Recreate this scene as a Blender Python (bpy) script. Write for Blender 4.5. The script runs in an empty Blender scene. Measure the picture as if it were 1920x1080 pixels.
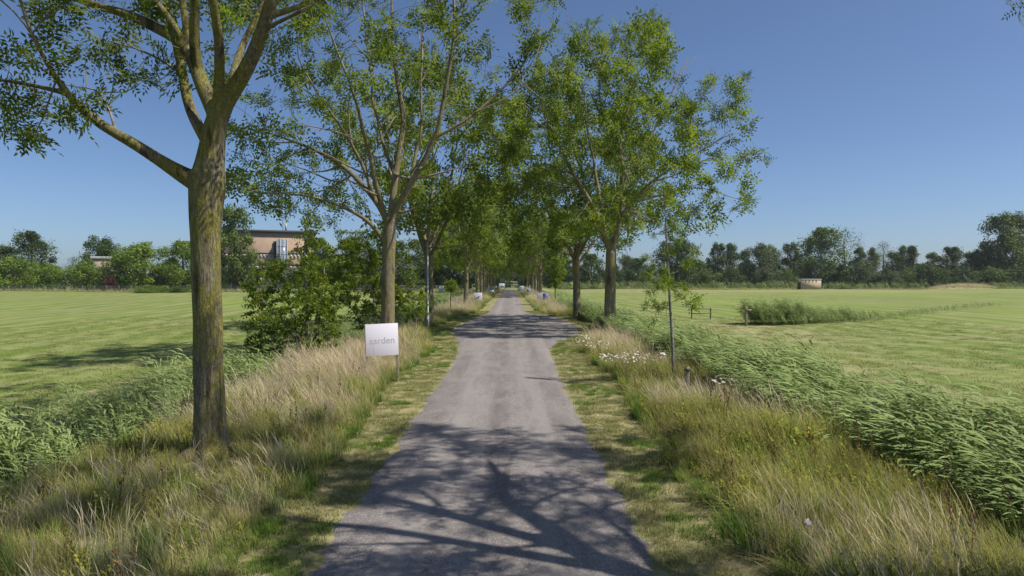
import bpy, math, random
import numpy as np
from mathutils import Vector, Matrix, noise as mnoise

# ------------------------------------------------------------------ camera, sky, sun, exposure
scene = bpy.context.scene
COL = scene.collection
CAM_H, F = 3.0, 1280.0          # metres above the lane; focal length in 1920-px pixels
VX, VY = 956.0, 524.0           # vanishing point of the lane in the 1920x1080 frame

cam_data = bpy.data.cameras.new("camera")
cam_data.lens, cam_data.sensor_width = 24.0, 36.0
cam_data.clip_start, cam_data.clip_end = 0.05, 6000
cam = bpy.data.objects.new("camera", cam_data)
COL.objects.link(cam)
cam.location = (0, 0, CAM_H)
cam.rotation_euler = (math.radians(90) - math.atan(16 / F), 0, -math.atan(4 / F))
scene.camera = cam

SUN_EL = math.radians(55)
SUN_H = Vector((0.972, -0.235, 0)).normalized()          # horizontal direction towards the sun
world = bpy.data.worlds.new("World")
scene.world = world
world.use_nodes = True
wn = world.node_tree
bg = wn.nodes["Background"]
sky = wn.nodes.new("ShaderNodeTexSky")
sky.sky_type = 'NISHITA'
sky.sun_disc = False
sky.sun_elevation = SUN_EL
sky.sun_rotation = math.atan2(SUN_H.x, SUN_H.y)
sky.altitude = 0
sky.air_density = 0.7
sky.dust_density = 1.0
sky.ozone_density = 6.0
wn.links.new(sky.outputs[0], bg.inputs[0])
bg.inputs[1].default_value = 0.089

sun_data = bpy.data.lights.new("sun", 'SUN')
sun_data.energy = 4.15
sun_data.angle = math.radians(0.53)
sun_data.color = (1.0, 0.95, 0.86)
sun = bpy.data.objects.new("sun", sun_data)
COL.objects.link(sun)
sun.rotation_euler = (-(SUN_H * math.cos(SUN_EL) + Vector((0, 0, math.sin(SUN_EL))))).to_track_quat('-Z', 'Y').to_euler()
sun.location = (30, -10, 40)

scene.view_settings.view_transform = 'Standard'
scene.view_settings.look = 'None'
scene.view_settings.exposure = 0.45
scene.view_settings.gamma = 1.0
scene.view_settings.use_curve_mapping = False
scene.render.engine = 'CYCLES'
scene.cycles.use_denoising = True
scene.cycles.max_bounces = 6
scene.cycles.diffuse_bounces = 4
scene.cycles.glossy_bounces = 2
scene.cycles.transmission_bounces = 3
scene.cycles.transparent_max_bounces = 8
scene.cycles.caustics_reflective = False
scene.cycles.caustics_refractive = False

# ------------------------------------------------------------------ helpers
def P(x, y, D):
    """A point of the place from where it shows in the 1920x1080 photograph and its distance along the lane."""
    return np.array([(x - VX) / F * D, D, CAM_H - (y - VY) / F * D])

def proj(p):
    return VX + p[..., 0] / p[..., 1] * F, VY + (CAM_H - p[..., 2]) / p[..., 1] * F

def make_mesh(name, V, tris=None, quads=None, mats=(), smooth=False, point=None, face=None):
    me = bpy.data.meshes.new(name)
    V = np.asarray(V, np.float32)
    me.vertices.add(len(V))
    me.vertices.foreach_set("co", V.ravel())
    idx, tot = [], []
    if tris is not None and len(tris):
        tris = np.asarray(tris, np.int32); idx.append(tris.ravel()); tot.append(np.full(len(tris), 3, np.int32))
    if quads is not None and len(quads):
        quads = np.asarray(quads, np.int32); idx.append(quads.ravel()); tot.append(np.full(len(quads), 4, np.int32))
    if idx:
        idx = np.concatenate(idx); tot = np.concatenate(tot)
        start = np.concatenate([[0], np.cumsum(tot)[:-1]]).astype(np.int32)
        me.loops.add(len(idx)); me.loops.foreach_set("vertex_index", idx)
        me.polygons.add(len(tot)); me.polygons.foreach_set("loop_start", start)
        if smooth:
            me.polygons.foreach_set("use_smooth", np.ones(len(tot), bool))
    for k, a in (point or {}).items():
        at = me.attributes.new(k, 'FLOAT', 'POINT'); at.data.foreach_set("value", np.asarray(a, np.float32))
    for k, a in (face or {}).items():
        at = me.attributes.new(k, 'FLOAT', 'FACE'); at.data.foreach_set("value", np.asarray(a, np.float32))
    for m in mats:
        me.materials.append(m)
    me.update(calc_edges=True)
    return me

def link(name, data, parent=None, loc=None):
    o = bpy.data.objects.new(name, data)
    COL.objects.link(o)
    if parent is not None:
        o.parent = parent
    if loc is not None:
        o.location = loc
    return o

def tag(o, label=None, cat=None, group=None, kind=None):
    if label: o["label"] = label
    if cat: o["category"] = cat
    if group: o["group"] = group
    if kind: o["kind"] = kind
    return o

def empty(name, loc, label, cat, group=None, rz=0.0):
    o = link(name, None, loc=loc)
    o.empty_display_size = 0.3
    o.rotation_euler = (0, 0, rz)
    return tag(o, label, cat, group)

class Geo:
    """Collects boxes, tubes and discs that become one mesh."""
    def __init__(s): s.v, s.q, s.t, s.n = [], [], [], 0
    def add(s, v, q=(), t=()):
        s.v.append(np.asarray(v, float))
        if len(q): s.q.append(np.asarray(q) + s.n)
        if len(t): s.t.append(np.asarray(t) + s.n)
        s.n += len(v); return s
    def box(s, x0, x1, y0, y1, z0, z1):
        v = [(x, y, z) for z in (z0, z1) for y in (y0, y1) for x in (x0, x1)]
        return s.add(v, [(0, 2, 3, 1), (4, 5, 7, 6), (0, 1, 5, 4), (2, 6, 7, 3), (0, 4, 6, 2), (1, 3, 7, 5)])
    def tube(s, pts, rad, n=8, cap=True):
        v, q, t = sweep(np.asarray(pts, float), np.asarray(rad, float), n, cap)
        return s.add(v, q, t)
    def build(s, name, mat, parent=None, smooth=False, loc=None, bevel=0):
        me = make_mesh(name, np.concatenate(s.v), np.concatenate(s.t) if s.t else None, np.concatenate(s.q) if s.q else None, [mat], smooth)
        o = link(name, me, parent, loc)
        if bevel:
            b = o.modifiers.new("bevel", 'BEVEL'); b.width = bevel; b.segments = 2
        return o

def sweep(P_, R_, n, cap=True):
    """Tube along points P_ with radii R_: vertices, quads, cap triangles."""
    m = len(P_)
    T = np.gradient(P_, axis=0)
    T /= np.linalg.norm(T, axis=1)[:, None] + 1e-9
    a = np.array([1.0, 0, 0]) if abs(T[0][0]) < 0.8 else np.array([0, 1.0, 0])
    U = np.zeros_like(P_)
    u = a - T[0] * a.dot(T[0])
    for i in range(m):
        u = u - T[i] * u.dot(T[i]); u = u / (np.linalg.norm(u) + 1e-9); U[i] = u
    W = np.cross(T, U)
    ang = np.arange(n) * 2 * math.pi / n
    V = P_[:, None, :] + R_[:, None, None] * (np.cos(ang)[None, :, None] * U[:, None, :] + np.sin(ang)[None, :, None] * W[:, None, :])
    V = V.reshape(-1, 3)
    i = np.arange(m - 1)[:, None] * n; j = np.arange(n)[None, :]; k = (j + 1) % n
    q = np.stack([i + j, i + k, i + n + k, i + n + j], -1).reshape(-1, 4)
    t = np.zeros((0, 3), int)
    if cap:
        V = np.concatenate([V, P_[:1], P_[-1:]])
        c0, c1 = m * n, m * n + 1
        j = np.arange(n); k = (j + 1) % n
        t = np.concatenate([np.stack([np.full(n, c0), k, j], 1), np.stack([np.full(n, c1), (m - 1) * n + j, (m - 1) * n + k], 1)])
    return V, q, t

# ------------------------------------------------------------------ materials
class M:
    def __init__(s, name):
        s.m = bpy.data.materials.new(name); s.m.use_nodes = True
        s.t = s.m.node_tree; s.b = s.t.nodes["Principled BSDF"]; s.out = s.t.nodes["Material Output"]
    def n(s, typ, _p=None, **inp):
        nd = s.t.nodes.new(typ)
        for k, v in (_p or {}).items(): setattr(nd, k, v)
        for k, v in inp.items():
            key = int(k[1:]) if k[0] == 'i' and k[1:].isdigit() else k
            s.put(nd.inputs[key], v)
        return nd
    def put(s, sock, v):
        if isinstance(v, bpy.types.NodeSocket): s.t.links.new(v, sock)
        else: sock.default_value = v
    def mix(s, a, b, f, mode='MIX'):
        nd = s.t.nodes.new("ShaderNodeMix"); nd.data_type = 'RGBA'; nd.blend_type = mode
        s.put(nd.inputs[0], f); s.put(nd.inputs[6], c4(a)); s.put(nd.inputs[7], c4(b))
        return nd.outputs[2]
    def math(s, op, a, b=0.0, clamp=False):
        nd = s.t.nodes.new("ShaderNodeMath"); nd.operation = op; nd.use_clamp = clamp
        s.put(nd.inputs[0], a); s.put(nd.inputs[1], b); return nd.outputs[0]
    def noise(s, vec, scale, detail=3, rough=0.55, dist=0.0):
        return s.n("ShaderNodeTexNoise", Vector=vec, Scale=scale, Detail=detail, Roughness=rough, Distortion=dist).outputs[0]
    def ramp(s, f, lo, hi):
        nd = s.n("ShaderNodeMapRange", i0=f, i1=lo, i2=hi); nd.clamp = True; nd.interpolation_type = 'SMOOTHSTEP'; return nd.outputs[0]
    def pos(s): return s.n("ShaderNodeNewGeometry").outputs["Position"]
    def scaled(s, vec, sc, rot=(0, 0, 0)):
        return s.n("ShaderNodeMapping", Vector=vec, Scale=sc, Rotation=rot).outputs[0]
    def attr(s, name): return s.n("ShaderNodeAttribute", {"attribute_name": name}).outputs["Fac"]
    def bump(s, h, strength, dist=0.02):
        s.put(s.b.inputs["Normal"], s.n("ShaderNodeBump", Height=h, Strength=strength, Distance=dist).outputs[0])
    def done(s, col, rough=0.8, spec=0.3, metal=0.0):
        s.put(s.b.inputs["Base Color"], c4(col)); s.put(s.b.inputs["Roughness"], rough)
        s.b.inputs["Specular IOR Level"].default_value = spec; s.b.inputs["Metallic"].default_value = metal
        return s.m
    def translucent(s, col, f):
        tr = s.n("ShaderNodeBsdfTranslucent", Color=col)
        mx = s.n("ShaderNodeMixShader", i0=f, i1=s.b.outputs[0], i2=tr.outputs[0])
        s.t.links.new(mx.outputs[0], s.out.inputs[0])

def c4(c):
    return (c[0], c[1], c[2], 1.0) if isinstance(c, (tuple, list)) else c

def leaf_mat(name, dark, light, dry=None, tr=0.35, hue=0.5, spec=0.3, rough=0.5):
    k = M(name)
    r = k.attr("rnd")
    c = k.mix(dark, light, r)
    o = k.n("ShaderNodeObjectInfo").outputs["Random"]
    c = k.mix(c, tuple(x * 1.3 for x in light), k.math('MULTIPLY', o, hue * 0.35))
    if dry:
        c = k.mix(c, dry, k.ramp(r, 0.93, 0.97))
    m = k.done(c, rough, spec)
    k.translucent(k.mix(c, (0.9, 1.0, 0.3), 0.25, 'MIX'), tr) if False else k.translucent(k.mix(c, (1.25, 1.3, 0.55), 1.0, 'MULTIPLY'), tr)
    return m

def grass_mat(name, base, tip, alt, t0=0.25, t1=0.8, tr=0.3, patch=0.6):
    """Blade colour from root to tip (t), each blade a little different (rnd), patches over the ground."""
    k = M(name)
    t, r = k.attr("t"), k.attr("rnd")
    c = k.mix(base, tip, k.ramp(t, t0, t1))
    c = k.mix(c, alt, k.math('MULTIPLY', r, patch))
    big = k.ramp(k.noise(k.pos(), 0.45, 2), 0.35, 0.7)
    o = k.n("ShaderNodeObjectInfo").outputs["Random"]
    v = k.math('ADD', 0.72, k.math('ADD', k.math('MULTIPLY', o, 0.32), k.math('MULTIPLY', big, 0.24)))
    g = k.n("ShaderNodeCombineColor", i0=v, i1=v, i2=v).outputs[0]
    c = k.mix(c, g, 1.0, 'MULTIPLY')
    m = k.done(c, 0.65, 0.12)
    k.translucent(c, tr)
    return m

def bark_mat(name, grey, dark, moss, amount=0.6, scale=1.0, zlo=None):
    k = M(name)
    p = k.n("ShaderNodeTexCoord").outputs["Object"]
    st = k.scaled(p, (9 * scale, 9 * scale, 2.2 * scale))
    fine = k.noise(st, 3.0, 6, 0.65)
    rid = k.noise(k.scaled(p, (13 * scale, 13 * scale, 1.5 * scale)), 2.0, 5, 0.6, 0.8)
    fur = k.ramp(k.math('ABSOLUTE', k.math('SUBTRACT', rid, 0.5)), 0.0, 0.11)
    c = k.mix(dark, grey, k.ramp(fine, 0.3, 0.65))
    c = k.mix(tuple(x * 0.55 for x in dark), c, k.math('ADD', 0.6, k.math('MULTIPLY', fur, 0.4)))
    mo = k.math('ADD', k.math('MULTIPLY', k.noise(k.scaled(p, (1.6, 1.6, 0.55)), 1.6, 4, 0.6, 0.4), 0.62), k.math('MULTIPLY', k.noise(k.scaled(p, (1, 1, 0.6)), 9.0, 6, 0.75, 0.3), 0.42))
    mo = k.ramp(k.math('ADD', mo, k.math('MULTIPLY', fine, 0.25)), 0.72 - 0.28 * amount, 0.86 - 0.22 * amount)
    c = k.mix(c, k.mix(tuple(x * 0.55 for x in moss), moss, k.ramp(k.noise(p, 26.0, 4, 0.7), 0.35, 0.65)), k.math('MULTIPLY', mo, 0.85))
    wet = k.ramp(k.noise(k.scaled(p, (3.4, 3.4, 0.5)), 1.3, 4, 0.6, 0.6), 0.56, 0.66)
    c = k.mix(c, (0.03, 0.02, 0.013), k.math('MULTIPLY', wet, min(0.8, 1.1 * amount)))
    pale = k.ramp(k.noise(p, 2.3, 5, 0.7), 0.66, 0.72)
    c = k.mix(c, (0.34, 0.33, 0.29), k.math('MULTIPLY', pale, 0.5))
    k.bump(k.math('ADD', k.math('MULTIPLY', fur, 0.7), k.math('ADD', k.math('MULTIPLY', fine, 0.6), k.math('MULTIPLY', k.noise(p, 26.0, 4, 0.7), 0.5))), 0.9, 0.02)
    return k.done(c, 0.9, 0.15)

def plain(name, col, rough=0.6, spec=0.3, metal=0.0, var=0.25, scale=6.0):
    k = M(name)
    f = k.noise(k.n("ShaderNodeTexCoord").outputs["Object"], scale, 4, 0.6)
    c = k.mix(tuple(x * (1 - var) for x in col), tuple(min(1, x * (1 + var * 0.5)) for x in col), f)
    k.bump(f, 0.15, 0.01)
    return k.done(c, rough, spec, metal)

MAT = {}
MAT['bark_big'] = bark_mat("bark_mossy", (0.33, 0.29, 0.21), (0.15, 0.12, 0.08), (0.33, 0.3, 0.06), 0.62)
MAT['bark'] = bark_mat("bark_ash", (0.37, 0.32, 0.24), (0.21, 0.165, 0.12), (0.33, 0.295, 0.08), 0.55)
MAT['twig'] = plain("twig_bark", (0.3, 0.26, 0.215), 0.9, 0.1, var=0.4, scale=3)
MAT['bark_dark'] = bark_mat("bark_dark", (0.14, 0.12, 0.095), (0.07, 0.055, 0.045), (0.10, 0.10, 0.035), 0.3)
MAT['bark_pale'] = bark_mat("bark_pale", (0.42, 0.39, 0.34), (0.22, 0.2, 0.17), (0.2, 0.2, 0.1), 0.1)
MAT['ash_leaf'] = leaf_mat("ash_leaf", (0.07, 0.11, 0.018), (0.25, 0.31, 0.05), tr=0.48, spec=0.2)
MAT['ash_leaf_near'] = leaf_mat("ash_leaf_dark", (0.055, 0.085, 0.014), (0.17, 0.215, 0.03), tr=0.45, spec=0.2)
MAT['alder_leaf'] = leaf_mat("alder_leaf", (0.075, 0.13, 0.016), (0.25, 0.315, 0.035), (0.22, 0.17, 0.05), tr=0.4)
MAT['far_dark'] = leaf_mat("far_leaf_dark", (0.032, 0.06, 0.015), (0.095, 0.14, 0.032), tr=0.25)
MAT['far_mid'] = leaf_mat("far_leaf_mid", (0.05, 0.088, 0.016), (0.15, 0.205, 0.038), tr=0.28)
MAT['far_grey'] = leaf_mat("far_leaf_grey", (0.055, 0.078, 0.032), (0.155, 0.19, 0.09), tr=0.25)
MAT['far_bright'] = leaf_mat("far_leaf_bright", (0.07, 0.125, 0.016), (0.22, 0.3, 0.035), tr=0.3)
MAT['far_red'] = leaf_mat("far_leaf_red", (0.06, 0.025, 0.018), (0.14, 0.055, 0.04), tr=0.25)
MAT['dry_grass'] = grass_mat("dry_grass", (0.26, 0.25, 0.09), (0.72, 0.6, 0.42), (0.66, 0.55, 0.34), 0.05, 0.45, tr=0.45)
MAT['green_grass'] = grass_mat("green_grass", (0.13, 0.18, 0.028), (0.33, 0.34, 0.085), (0.52, 0.45, 0.2), 0.1, 0.9, tr=0.42, patch=0.65)
MAT['fresh_grass'] = grass_mat("fresh_grass", (0.07, 0.16, 0.018), (0.16, 0.28, 0.032), (0.26, 0.31, 0.08), 0.1, 0.9, tr=0.38, patch=0.4)
MAT['mown_grass'] = grass_mat("mown_grass", (0.12, 0.17, 0.035), (0.21, 0.25, 0.06), (0.42, 0.36, 0.19), 0.0, 1.0, patch=0.8)
MAT['field_blade'] = grass_mat("field_blade", (0.15, 0.21, 0.035), (0.24, 0.30, 0.055), (0.36, 0.34, 0.16), 0.0, 1.0, patch=0.5)
MAT['reed'] = grass_mat("reed_leaf", (0.1, 0.16, 0.03), (0.19, 0.27, 0.068), (0.4, 0.46, 0.21), 0.05, 0.6, tr=0.28, patch=0.7)
MAT['weed'] = grass_mat("weed_leaf", (0.09, 0.15, 0.018), (0.22, 0.26, 0.035), (0.42, 0.33, 0.05), 0.1, 0.8, patch=0.6)
MAT['petal'] = plain("petal_white", (0.8, 0.8, 0.76), 0.6, 0.2, var=0.08)
MAT['wood_post'] = plain("weathered_wood", (0.34, 0.29, 0.23), 0.85, 0.1, var=0.4, scale=14)
MAT['sign_white'] = plain("sign_white", (0.82, 0.78, 0.85), 0.6, 0.2, var=0.01, scale=2)
MAT['sign_grey'] = plain("print_grey", (0.5, 0.48, 0.54), 0.6, 0.2, var=0.05)
MAT['sign_navy'] = plain("print_navy", (0.075, 0.08, 0.26), 0.5, 0.3, var=0.1)
MAT['sign_blue'] = plain("print_light_blue", (0.42, 0.62, 0.83), 0.5, 0.3, var=0.1)
MAT['sign_teal'] = plain("print_teal", (0.2, 0.42, 0.46), 0.5, 0.3, var=0.2)
MAT['sign_red'] = plain("print_red", (0.52, 0.17, 0.13), 0.5, 0.3, var=0.2)
MAT['sign_dark'] = plain("print_dark", (0.06, 0.06, 0.075), 0.5, 0.3, var=0.2)
MAT['steel'] = plain("galvanised_steel", (0.33, 0.33, 0.34), 0.5, 0.4, 0.3, var=0.15)
MAT['lamp_glass'] = plain("lamp_diffuser", (0.55, 0.55, 0.52), 0.3, 0.5, var=0.05)
MAT['wire'] = plain("fence_wire", (0.28, 0.28, 0.27), 0.6, 0.3, 0.2, var=0.1)
MAT['glass'] = plain("window_glass", (0.035, 0.04, 0.05), 0.08, 0.6, var=0.2)
MAT['tower_glass'] = plain("stair_glass", (0.22, 0.26, 0.32), 0.15, 0.6, var=0.12, scale=0.6)
MAT['frame_white'] = plain("frame_white", (0.72, 0.71, 0.68), 0.5, 0.3, var=0.06)
MAT['roof_dark'] = plain("roof_felt", (0.075, 0.07, 0.068), 0.85, 0.2, var=0.2)
MAT['roof_pale'] = plain("roof_pale", (0.5, 0.5, 0.49), 0.7, 0.3, var=0.12)
MAT['concrete'] = plain("concrete", (0.42, 0.39, 0.37), 0.85, 0.2, var=0.15, scale=2)
MAT['door_dark'] = plain("door_dark", (0.05, 0.05, 0.06), 0.6, 0.3, var=0.2)

def brick_mat(name, c1, c2, mortar, sc):
    k = M(name)
    p = k.n("ShaderNodeTexCoord").outputs["Object"]
    b = k.n("ShaderNodeTexBrick", Vector=k.scaled(p, (1, 1, 1), (math.radians(90), 0, 0)), Scale=sc, Color1=c4(c1), Color2=c4(c2), Mortar=c4(mortar))
    b.inputs["Mortar Size"].default_value = 0.012
    c = k.mix(b.outputs[0], tuple(x * 0.7 for x in c1), k.ramp(k.noise(p, 0.35, 5, 0.65), 0.45, 0.75))
    k.bump(b.outputs[1], 0.3, 0.01)
    return k.done(c, 0.9, 0.15)
MAT['brick'] = brick_mat("brick_tan", (0.37, 0.265, 0.18), (0.32, 0.22, 0.15), (0.38, 0.34, 0.29), 4.0)
MAT['brick_shed'] = brick_mat("brick_shed", (0.46, 0.36, 0.25), (0.40, 0.29, 0.2), (0.45, 0.41, 0.35), 4.0)

def ground_mat():
    k = M("ground")
    p = k.pos()
    field = k.attr("field"); verge = k.attr("verge"); tan = k.attr("tan")
    # mown field: parallel mower swathes nearly along the lane, blotches and dry patches
    sep = k.n("ShaderNodeSeparateXYZ", Vector=p)
    warp = k.noise(k.scaled(p, (1, 1, 1)), 0.06, 3, 0.6)
    ph = k.math('ADD', k.math('MULTIPLY', sep.outputs[0], 2.3), k.math('ADD', k.math('MULTIPLY', sep.outputs[1], 0.3), k.math('MULTIPLY', warp, 14.0)))
    stripe = k.math('ADD', 0.5, k.math('MULTIPLY', k.math('SINE', ph), 0.5))
    line = k.noise(k.scaled(p, (1.5, 0.04, 0.2), (0, 0, math.radians(7))), 1.0, 4, 0.6, 0.25)
    sw = k.noise(k.scaled(p, (0.05, 0.035, 0.2)), 1.0, 4, 0.55, 0.5)
    mot = k.noise(p, 0.5, 5, 0.6, 0.4)
    mot2 = k.noise(p, 24.0, 4, 0.7)
    c = k.mix((0.13, 0.178, 0.04), (0.225, 0.247, 0.085), k.math('MULTIPLY', k.ramp(stripe, 0.05, 0.95), k.math('ADD', 0.45, k.math('MULTIPLY', k.ramp(mot, 0.3, 0.65), 0.55))))
    c = k.mix(c, (0.185, 0.26, 0.035), k.math('MULTIPLY', k.ramp(sw, 0.45, 0.65), 0.6))
    c = k.mix(c, (0.30, 0.275, 0.15), k.math('MULTIPLY', k.ramp(line, 0.5, 0.68), 0.65))
    c = k.mix(c, (0.27, 0.25, 0.12), k.math('MULTIPLY', k.ramp(k.noise(p, 0.13, 4, 0.6, 0.6), 0.5, 0.68), 0.5))
    c = k.mix(c, (0.36, 0.30, 0.175), k.math('MULTIPLY', tan, k.ramp(k.noise(p, 1.1, 5, 0.7), 0.3, 0.6)))
    cv = k.mix((0.14, 0.15, 0.05), (0.33, 0.28, 0.15), k.ramp(k.noise(p, 1.3, 5, 0.7), 0.35, 0.65))
    cs = k.mix((0.05, 0.045, 0.025), (0.11, 0.10, 0.05), k.noise(p, 2.2, 5, 0.7))
    col = k.mix(cs, cv, verge)
    col = k.mix(col, c, field)
    v = k.math('ADD', 0.84, k.math('MULTIPLY', mot2, 0.32))
    col = k.mix(col, k.n("ShaderNodeCombineColor", i0=v, i1=v, i2=v).outputs[0], 1.0, 'MULTIPLY')
    k.bump(k.math('ADD', k.math('MULTIPLY', mot2, 0.6), k.noise(p, 7.0, 5, 0.7)), 0.35, 0.015)
    return k.done(col, 0.95, 0.1)
MAT['ground'] = ground_mat()

def asphalt_mat():
    k = M("asphalt")
    p = k.pos()
    grit = k.noise(p, 90.0, 3, 0.7)
    sp = k.n("ShaderNodeTexVoronoi", Vector=p, Scale=55.0).outputs["Color"]
    spv = k.n("ShaderNodeSeparateColor", i0=sp).outputs[0]
    mid = k.noise(k.scaled(p, (1.0, 0.35, 1)), 1.6, 5, 0.65, 0.3)
    track = k.noise(k.scaled(p, (1.5, 0.05, 1)), 1.0, 3, 0.5)
    c = k.mix((0.155, 0.137, 0.129), (0.228, 0.202, 0.189), k.ramp(mid, 0.3, 0.7))
    c = k.mix(c, (0.28, 0.25, 0.235), k.math('MULTIPLY', k.ramp(track, 0.45, 0.65), 0.5))
    c = k.mix(c, (0.07, 0.065, 0.068), k.math('MULTIPLY', k.ramp(k.noise(k.scaled(p, (1, 0.25, 1)), 3.5, 4, 0.7), 0.62, 0.72), 0.45))
    c = k.mix(c, (0.42, 0.39, 0.36), k.math('MULTIPLY', k.ramp(spv, 0.86, 0.95), 0.5))
    c = k.mix(c, (0.07, 0.063, 0.06), k.math('MULTIPLY', k.ramp(spv, 0.16, 0.08), 0.5))
    c = k.mix(c, (0.33, 0.3, 0.275), k.math('MULTIPLY', k.ramp(k.noise(k.scaled(p, (0.9, 1.4, 1)), 2.6, 6, 0.75, 0.5), 0.57, 0.68), 0.45))
    cr = k.n("ShaderNodeTexVoronoi", {"feature": 'DISTANCE_TO_EDGE'}, Vector=k.n("ShaderNodeVectorMath", {"operation": 'ADD'}, i0=p, i1=k.n("ShaderNodeTexNoise", Vector=p, Scale=1.1, Detail=5).outputs[1]).outputs[0], Scale=0.42).outputs[0]
    crk = k.math('MULTIPLY', k.ramp(cr, 0.007, 0.002), k.ramp(k.noise(p, 0.35, 2), 0.48, 0.56))
    c = k.mix(c, (0.04, 0.037, 0.035), k.math('MULTIPLY', crk, 0.3))
    rx = k.n("ShaderNodeSeparateXYZ", Vector=p).outputs[0]
    wob = k.math('MULTIPLY', k.noise(k.scaled(p, (0, 0.12, 0)), 1.0, 2), 0.5)
    def wheel(cx):
        d = k.math('ABSOLUTE', k.math('SUBTRACT', k.math('ADD', rx, wob), cx + 0.25))
        return k.ramp(d, 0.42, 0.08)
    wh = k.math('MULTIPLY', k.math('MAXIMUM', wheel(-1.1), wheel(0.55)), k.ramp(k.noise(k.scaled(p, (2.5, 0.3, 1)), 1.5, 5, 0.7), 0.3, 0.65))
    c = k.mix(c, (0.28, 0.254, 0.236), k.math('MULTIPLY', wh, 0.55))
    mid_ = k.ramp(k.math('ABSOLUTE', k.math('SUBTRACT', k.math('ADD', rx, wob), -0.02)), 0.4, 0.05)
    c = k.mix(c, (0.115, 0.1, 0.095), k.math('MULTIPLY', mid_, k.math('MULTIPLY', k.ramp(k.noise(k.scaled(p, (2, 0.35, 1)), 2.2, 5, 0.7), 0.42, 0.66), 0.5)))
    edge = k.attr("edge")
    dirt = k.ramp(k.math('ADD', edge, k.math('MULTIPLY', k.noise(p, 5.0, 5, 0.7), 0.7)), 1.02, 1.4)
    c = k.mix(c, (0.25, 0.2, 0.125), k.math('MULTIPLY', dirt, 0.85))
    v = k.math('ADD', 0.72, k.math('MULTIPLY', grit, 0.56))
    c = k.mix(c, k.n("ShaderNodeCombineColor", i0=v, i1=v, i2=v).outputs[0], 1.0, 'MULTIPLY')
    k.bump(k.math('ADD', grit, k.math('MULTIPLY', spv, 0.5)), 0.5, 0.008)
    return k.done(c, 0.88, 0.25)
MAT['asphalt'] = asphalt_mat()

# ------------------------------------------------------------------ the ground and the lane
DL, DR = -8.0, 7.2              # centre lines of the two ditches
def vnoise(x, y, s=1.0, o=0.0):
    return mnoise.noise(Vector((x * s + o, y * s - o * 0.7, o * 1.3)))

def height(x, y):
    x = np.asarray(x, float); y = np.asarray(y, float)
    near = np.clip((230 - y) / 40, 0, 1)
    h = -0.75 * np.exp(-((x - DR) / 1.25) ** 4) * near * np.clip((y + 20) / 5, 0, 1)
    h = h - 0.6 * np.exp(-((x - DL) / 1.2) ** 4) * near
    off = np.clip((np.abs(x) - 9) / 40, 0, 1)
    h = h + off * (0.12 * np.sin(x * 0.11 + y * 0.05) + 0.1 * np.sin(y * 0.13 - x * 0.04))
    vb = np.clip((np.abs(x + 0.2) - 2.2) / 1.5, 0, 1) * np.clip((6.2 - np.abs(x)) / 1.2, 0, 1)
    return h + 0.05 * vb

def road_edges(y):
    l = np.interp(y, [-10, 20, 27, 33, 38, 44, 52, 60, 70, 260], [-2.24, -2.22, -2.22, -2.7, -3.55, -3.7, -3.0, -2.15, -2.0, -2.0])
    r = np.interp(y, [-10, 20, 29, 33, 36.5, 41, 50, 55, 58.5, 63, 260], [1.72, 1.68, 1.85, 2.6, 4.1, 4.75, 4.5, 4.0, 2.2, 1.6, 1.5])
    return l, r

xs = np.unique(np.concatenate([np.arange(-16, 16.01, 0.3), -np.geomspace(16.5, 2500, 46), np.geomspace(16.5, 2500, 46)]))
ys = np.unique(np.concatenate([[-60, -30, -15, -8], np.arange(-5, 60, 0.6), np.geomspace(60.5, 3500, 90)]))
GX, GY = np.meshgrid(xs, ys)
GZ = height(GX, GY)
l_, r_ = road_edges(GY)
under = (GX > l_ + 0.35) & (GX < r_ - 0.35) & (GY < 212)
GZ = GZ - under * 0.03
V = np.stack([GX, GY, GZ], -1).reshape(-1, 3)
nx, ny = len(xs), len(ys)
ii, jj = np.meshgrid(np.arange(nx - 1), np.arange(ny - 1))
q = np.stack([jj * nx + ii, jj * nx + ii + 1, (jj + 1) * nx + ii + 1, (jj + 1) * nx + ii], -1).reshape(-1, 4)
gx, gy = V[:, 0], V[:, 1]
nz = np.array([vnoise(a, b, 0.35, 3.1) for a, b in zip(np.clip(gx, -60, 60), gy)])
fieldm = np.clip((gx - 8.9 + nz * 0.7) / 0.7, 0, 1) + np.clip((-9.9 - gx + nz * 0.7) / 0.7, 0, 1)
fieldm = np.maximum(fieldm, np.clip((gy - 212) / 6, 0, 1))
verge = np.clip((5.9 - np.abs(gx + 0.1)) / 0.6, 0, 1)
tanm = np.exp(-((gx - 10.2) / 1.5) ** 2) * 0.9 + np.exp(-((gx + 10.8) / 1.0) ** 2) * 0.5
tanm = np.maximum(tanm, 0.8 * np.exp(-(((gx - 14.5) / 3.2) ** 2 + ((gy - 41) / 9) ** 2)))
tanm = np.maximum(tanm, 0.6 * np.exp(-((gx - 62) / 60) ** 2) * np.exp(-((gy - 178) / 20) ** 2))
ground = link("ground", make_mesh("ground", V, None, q, [MAT['ground']], True, {"field": np.clip(fieldm, 0, 1), "verge": verge, "tan": np.clip(tanm, 0, 1)}))
tag(ground, kind="structure")

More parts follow.
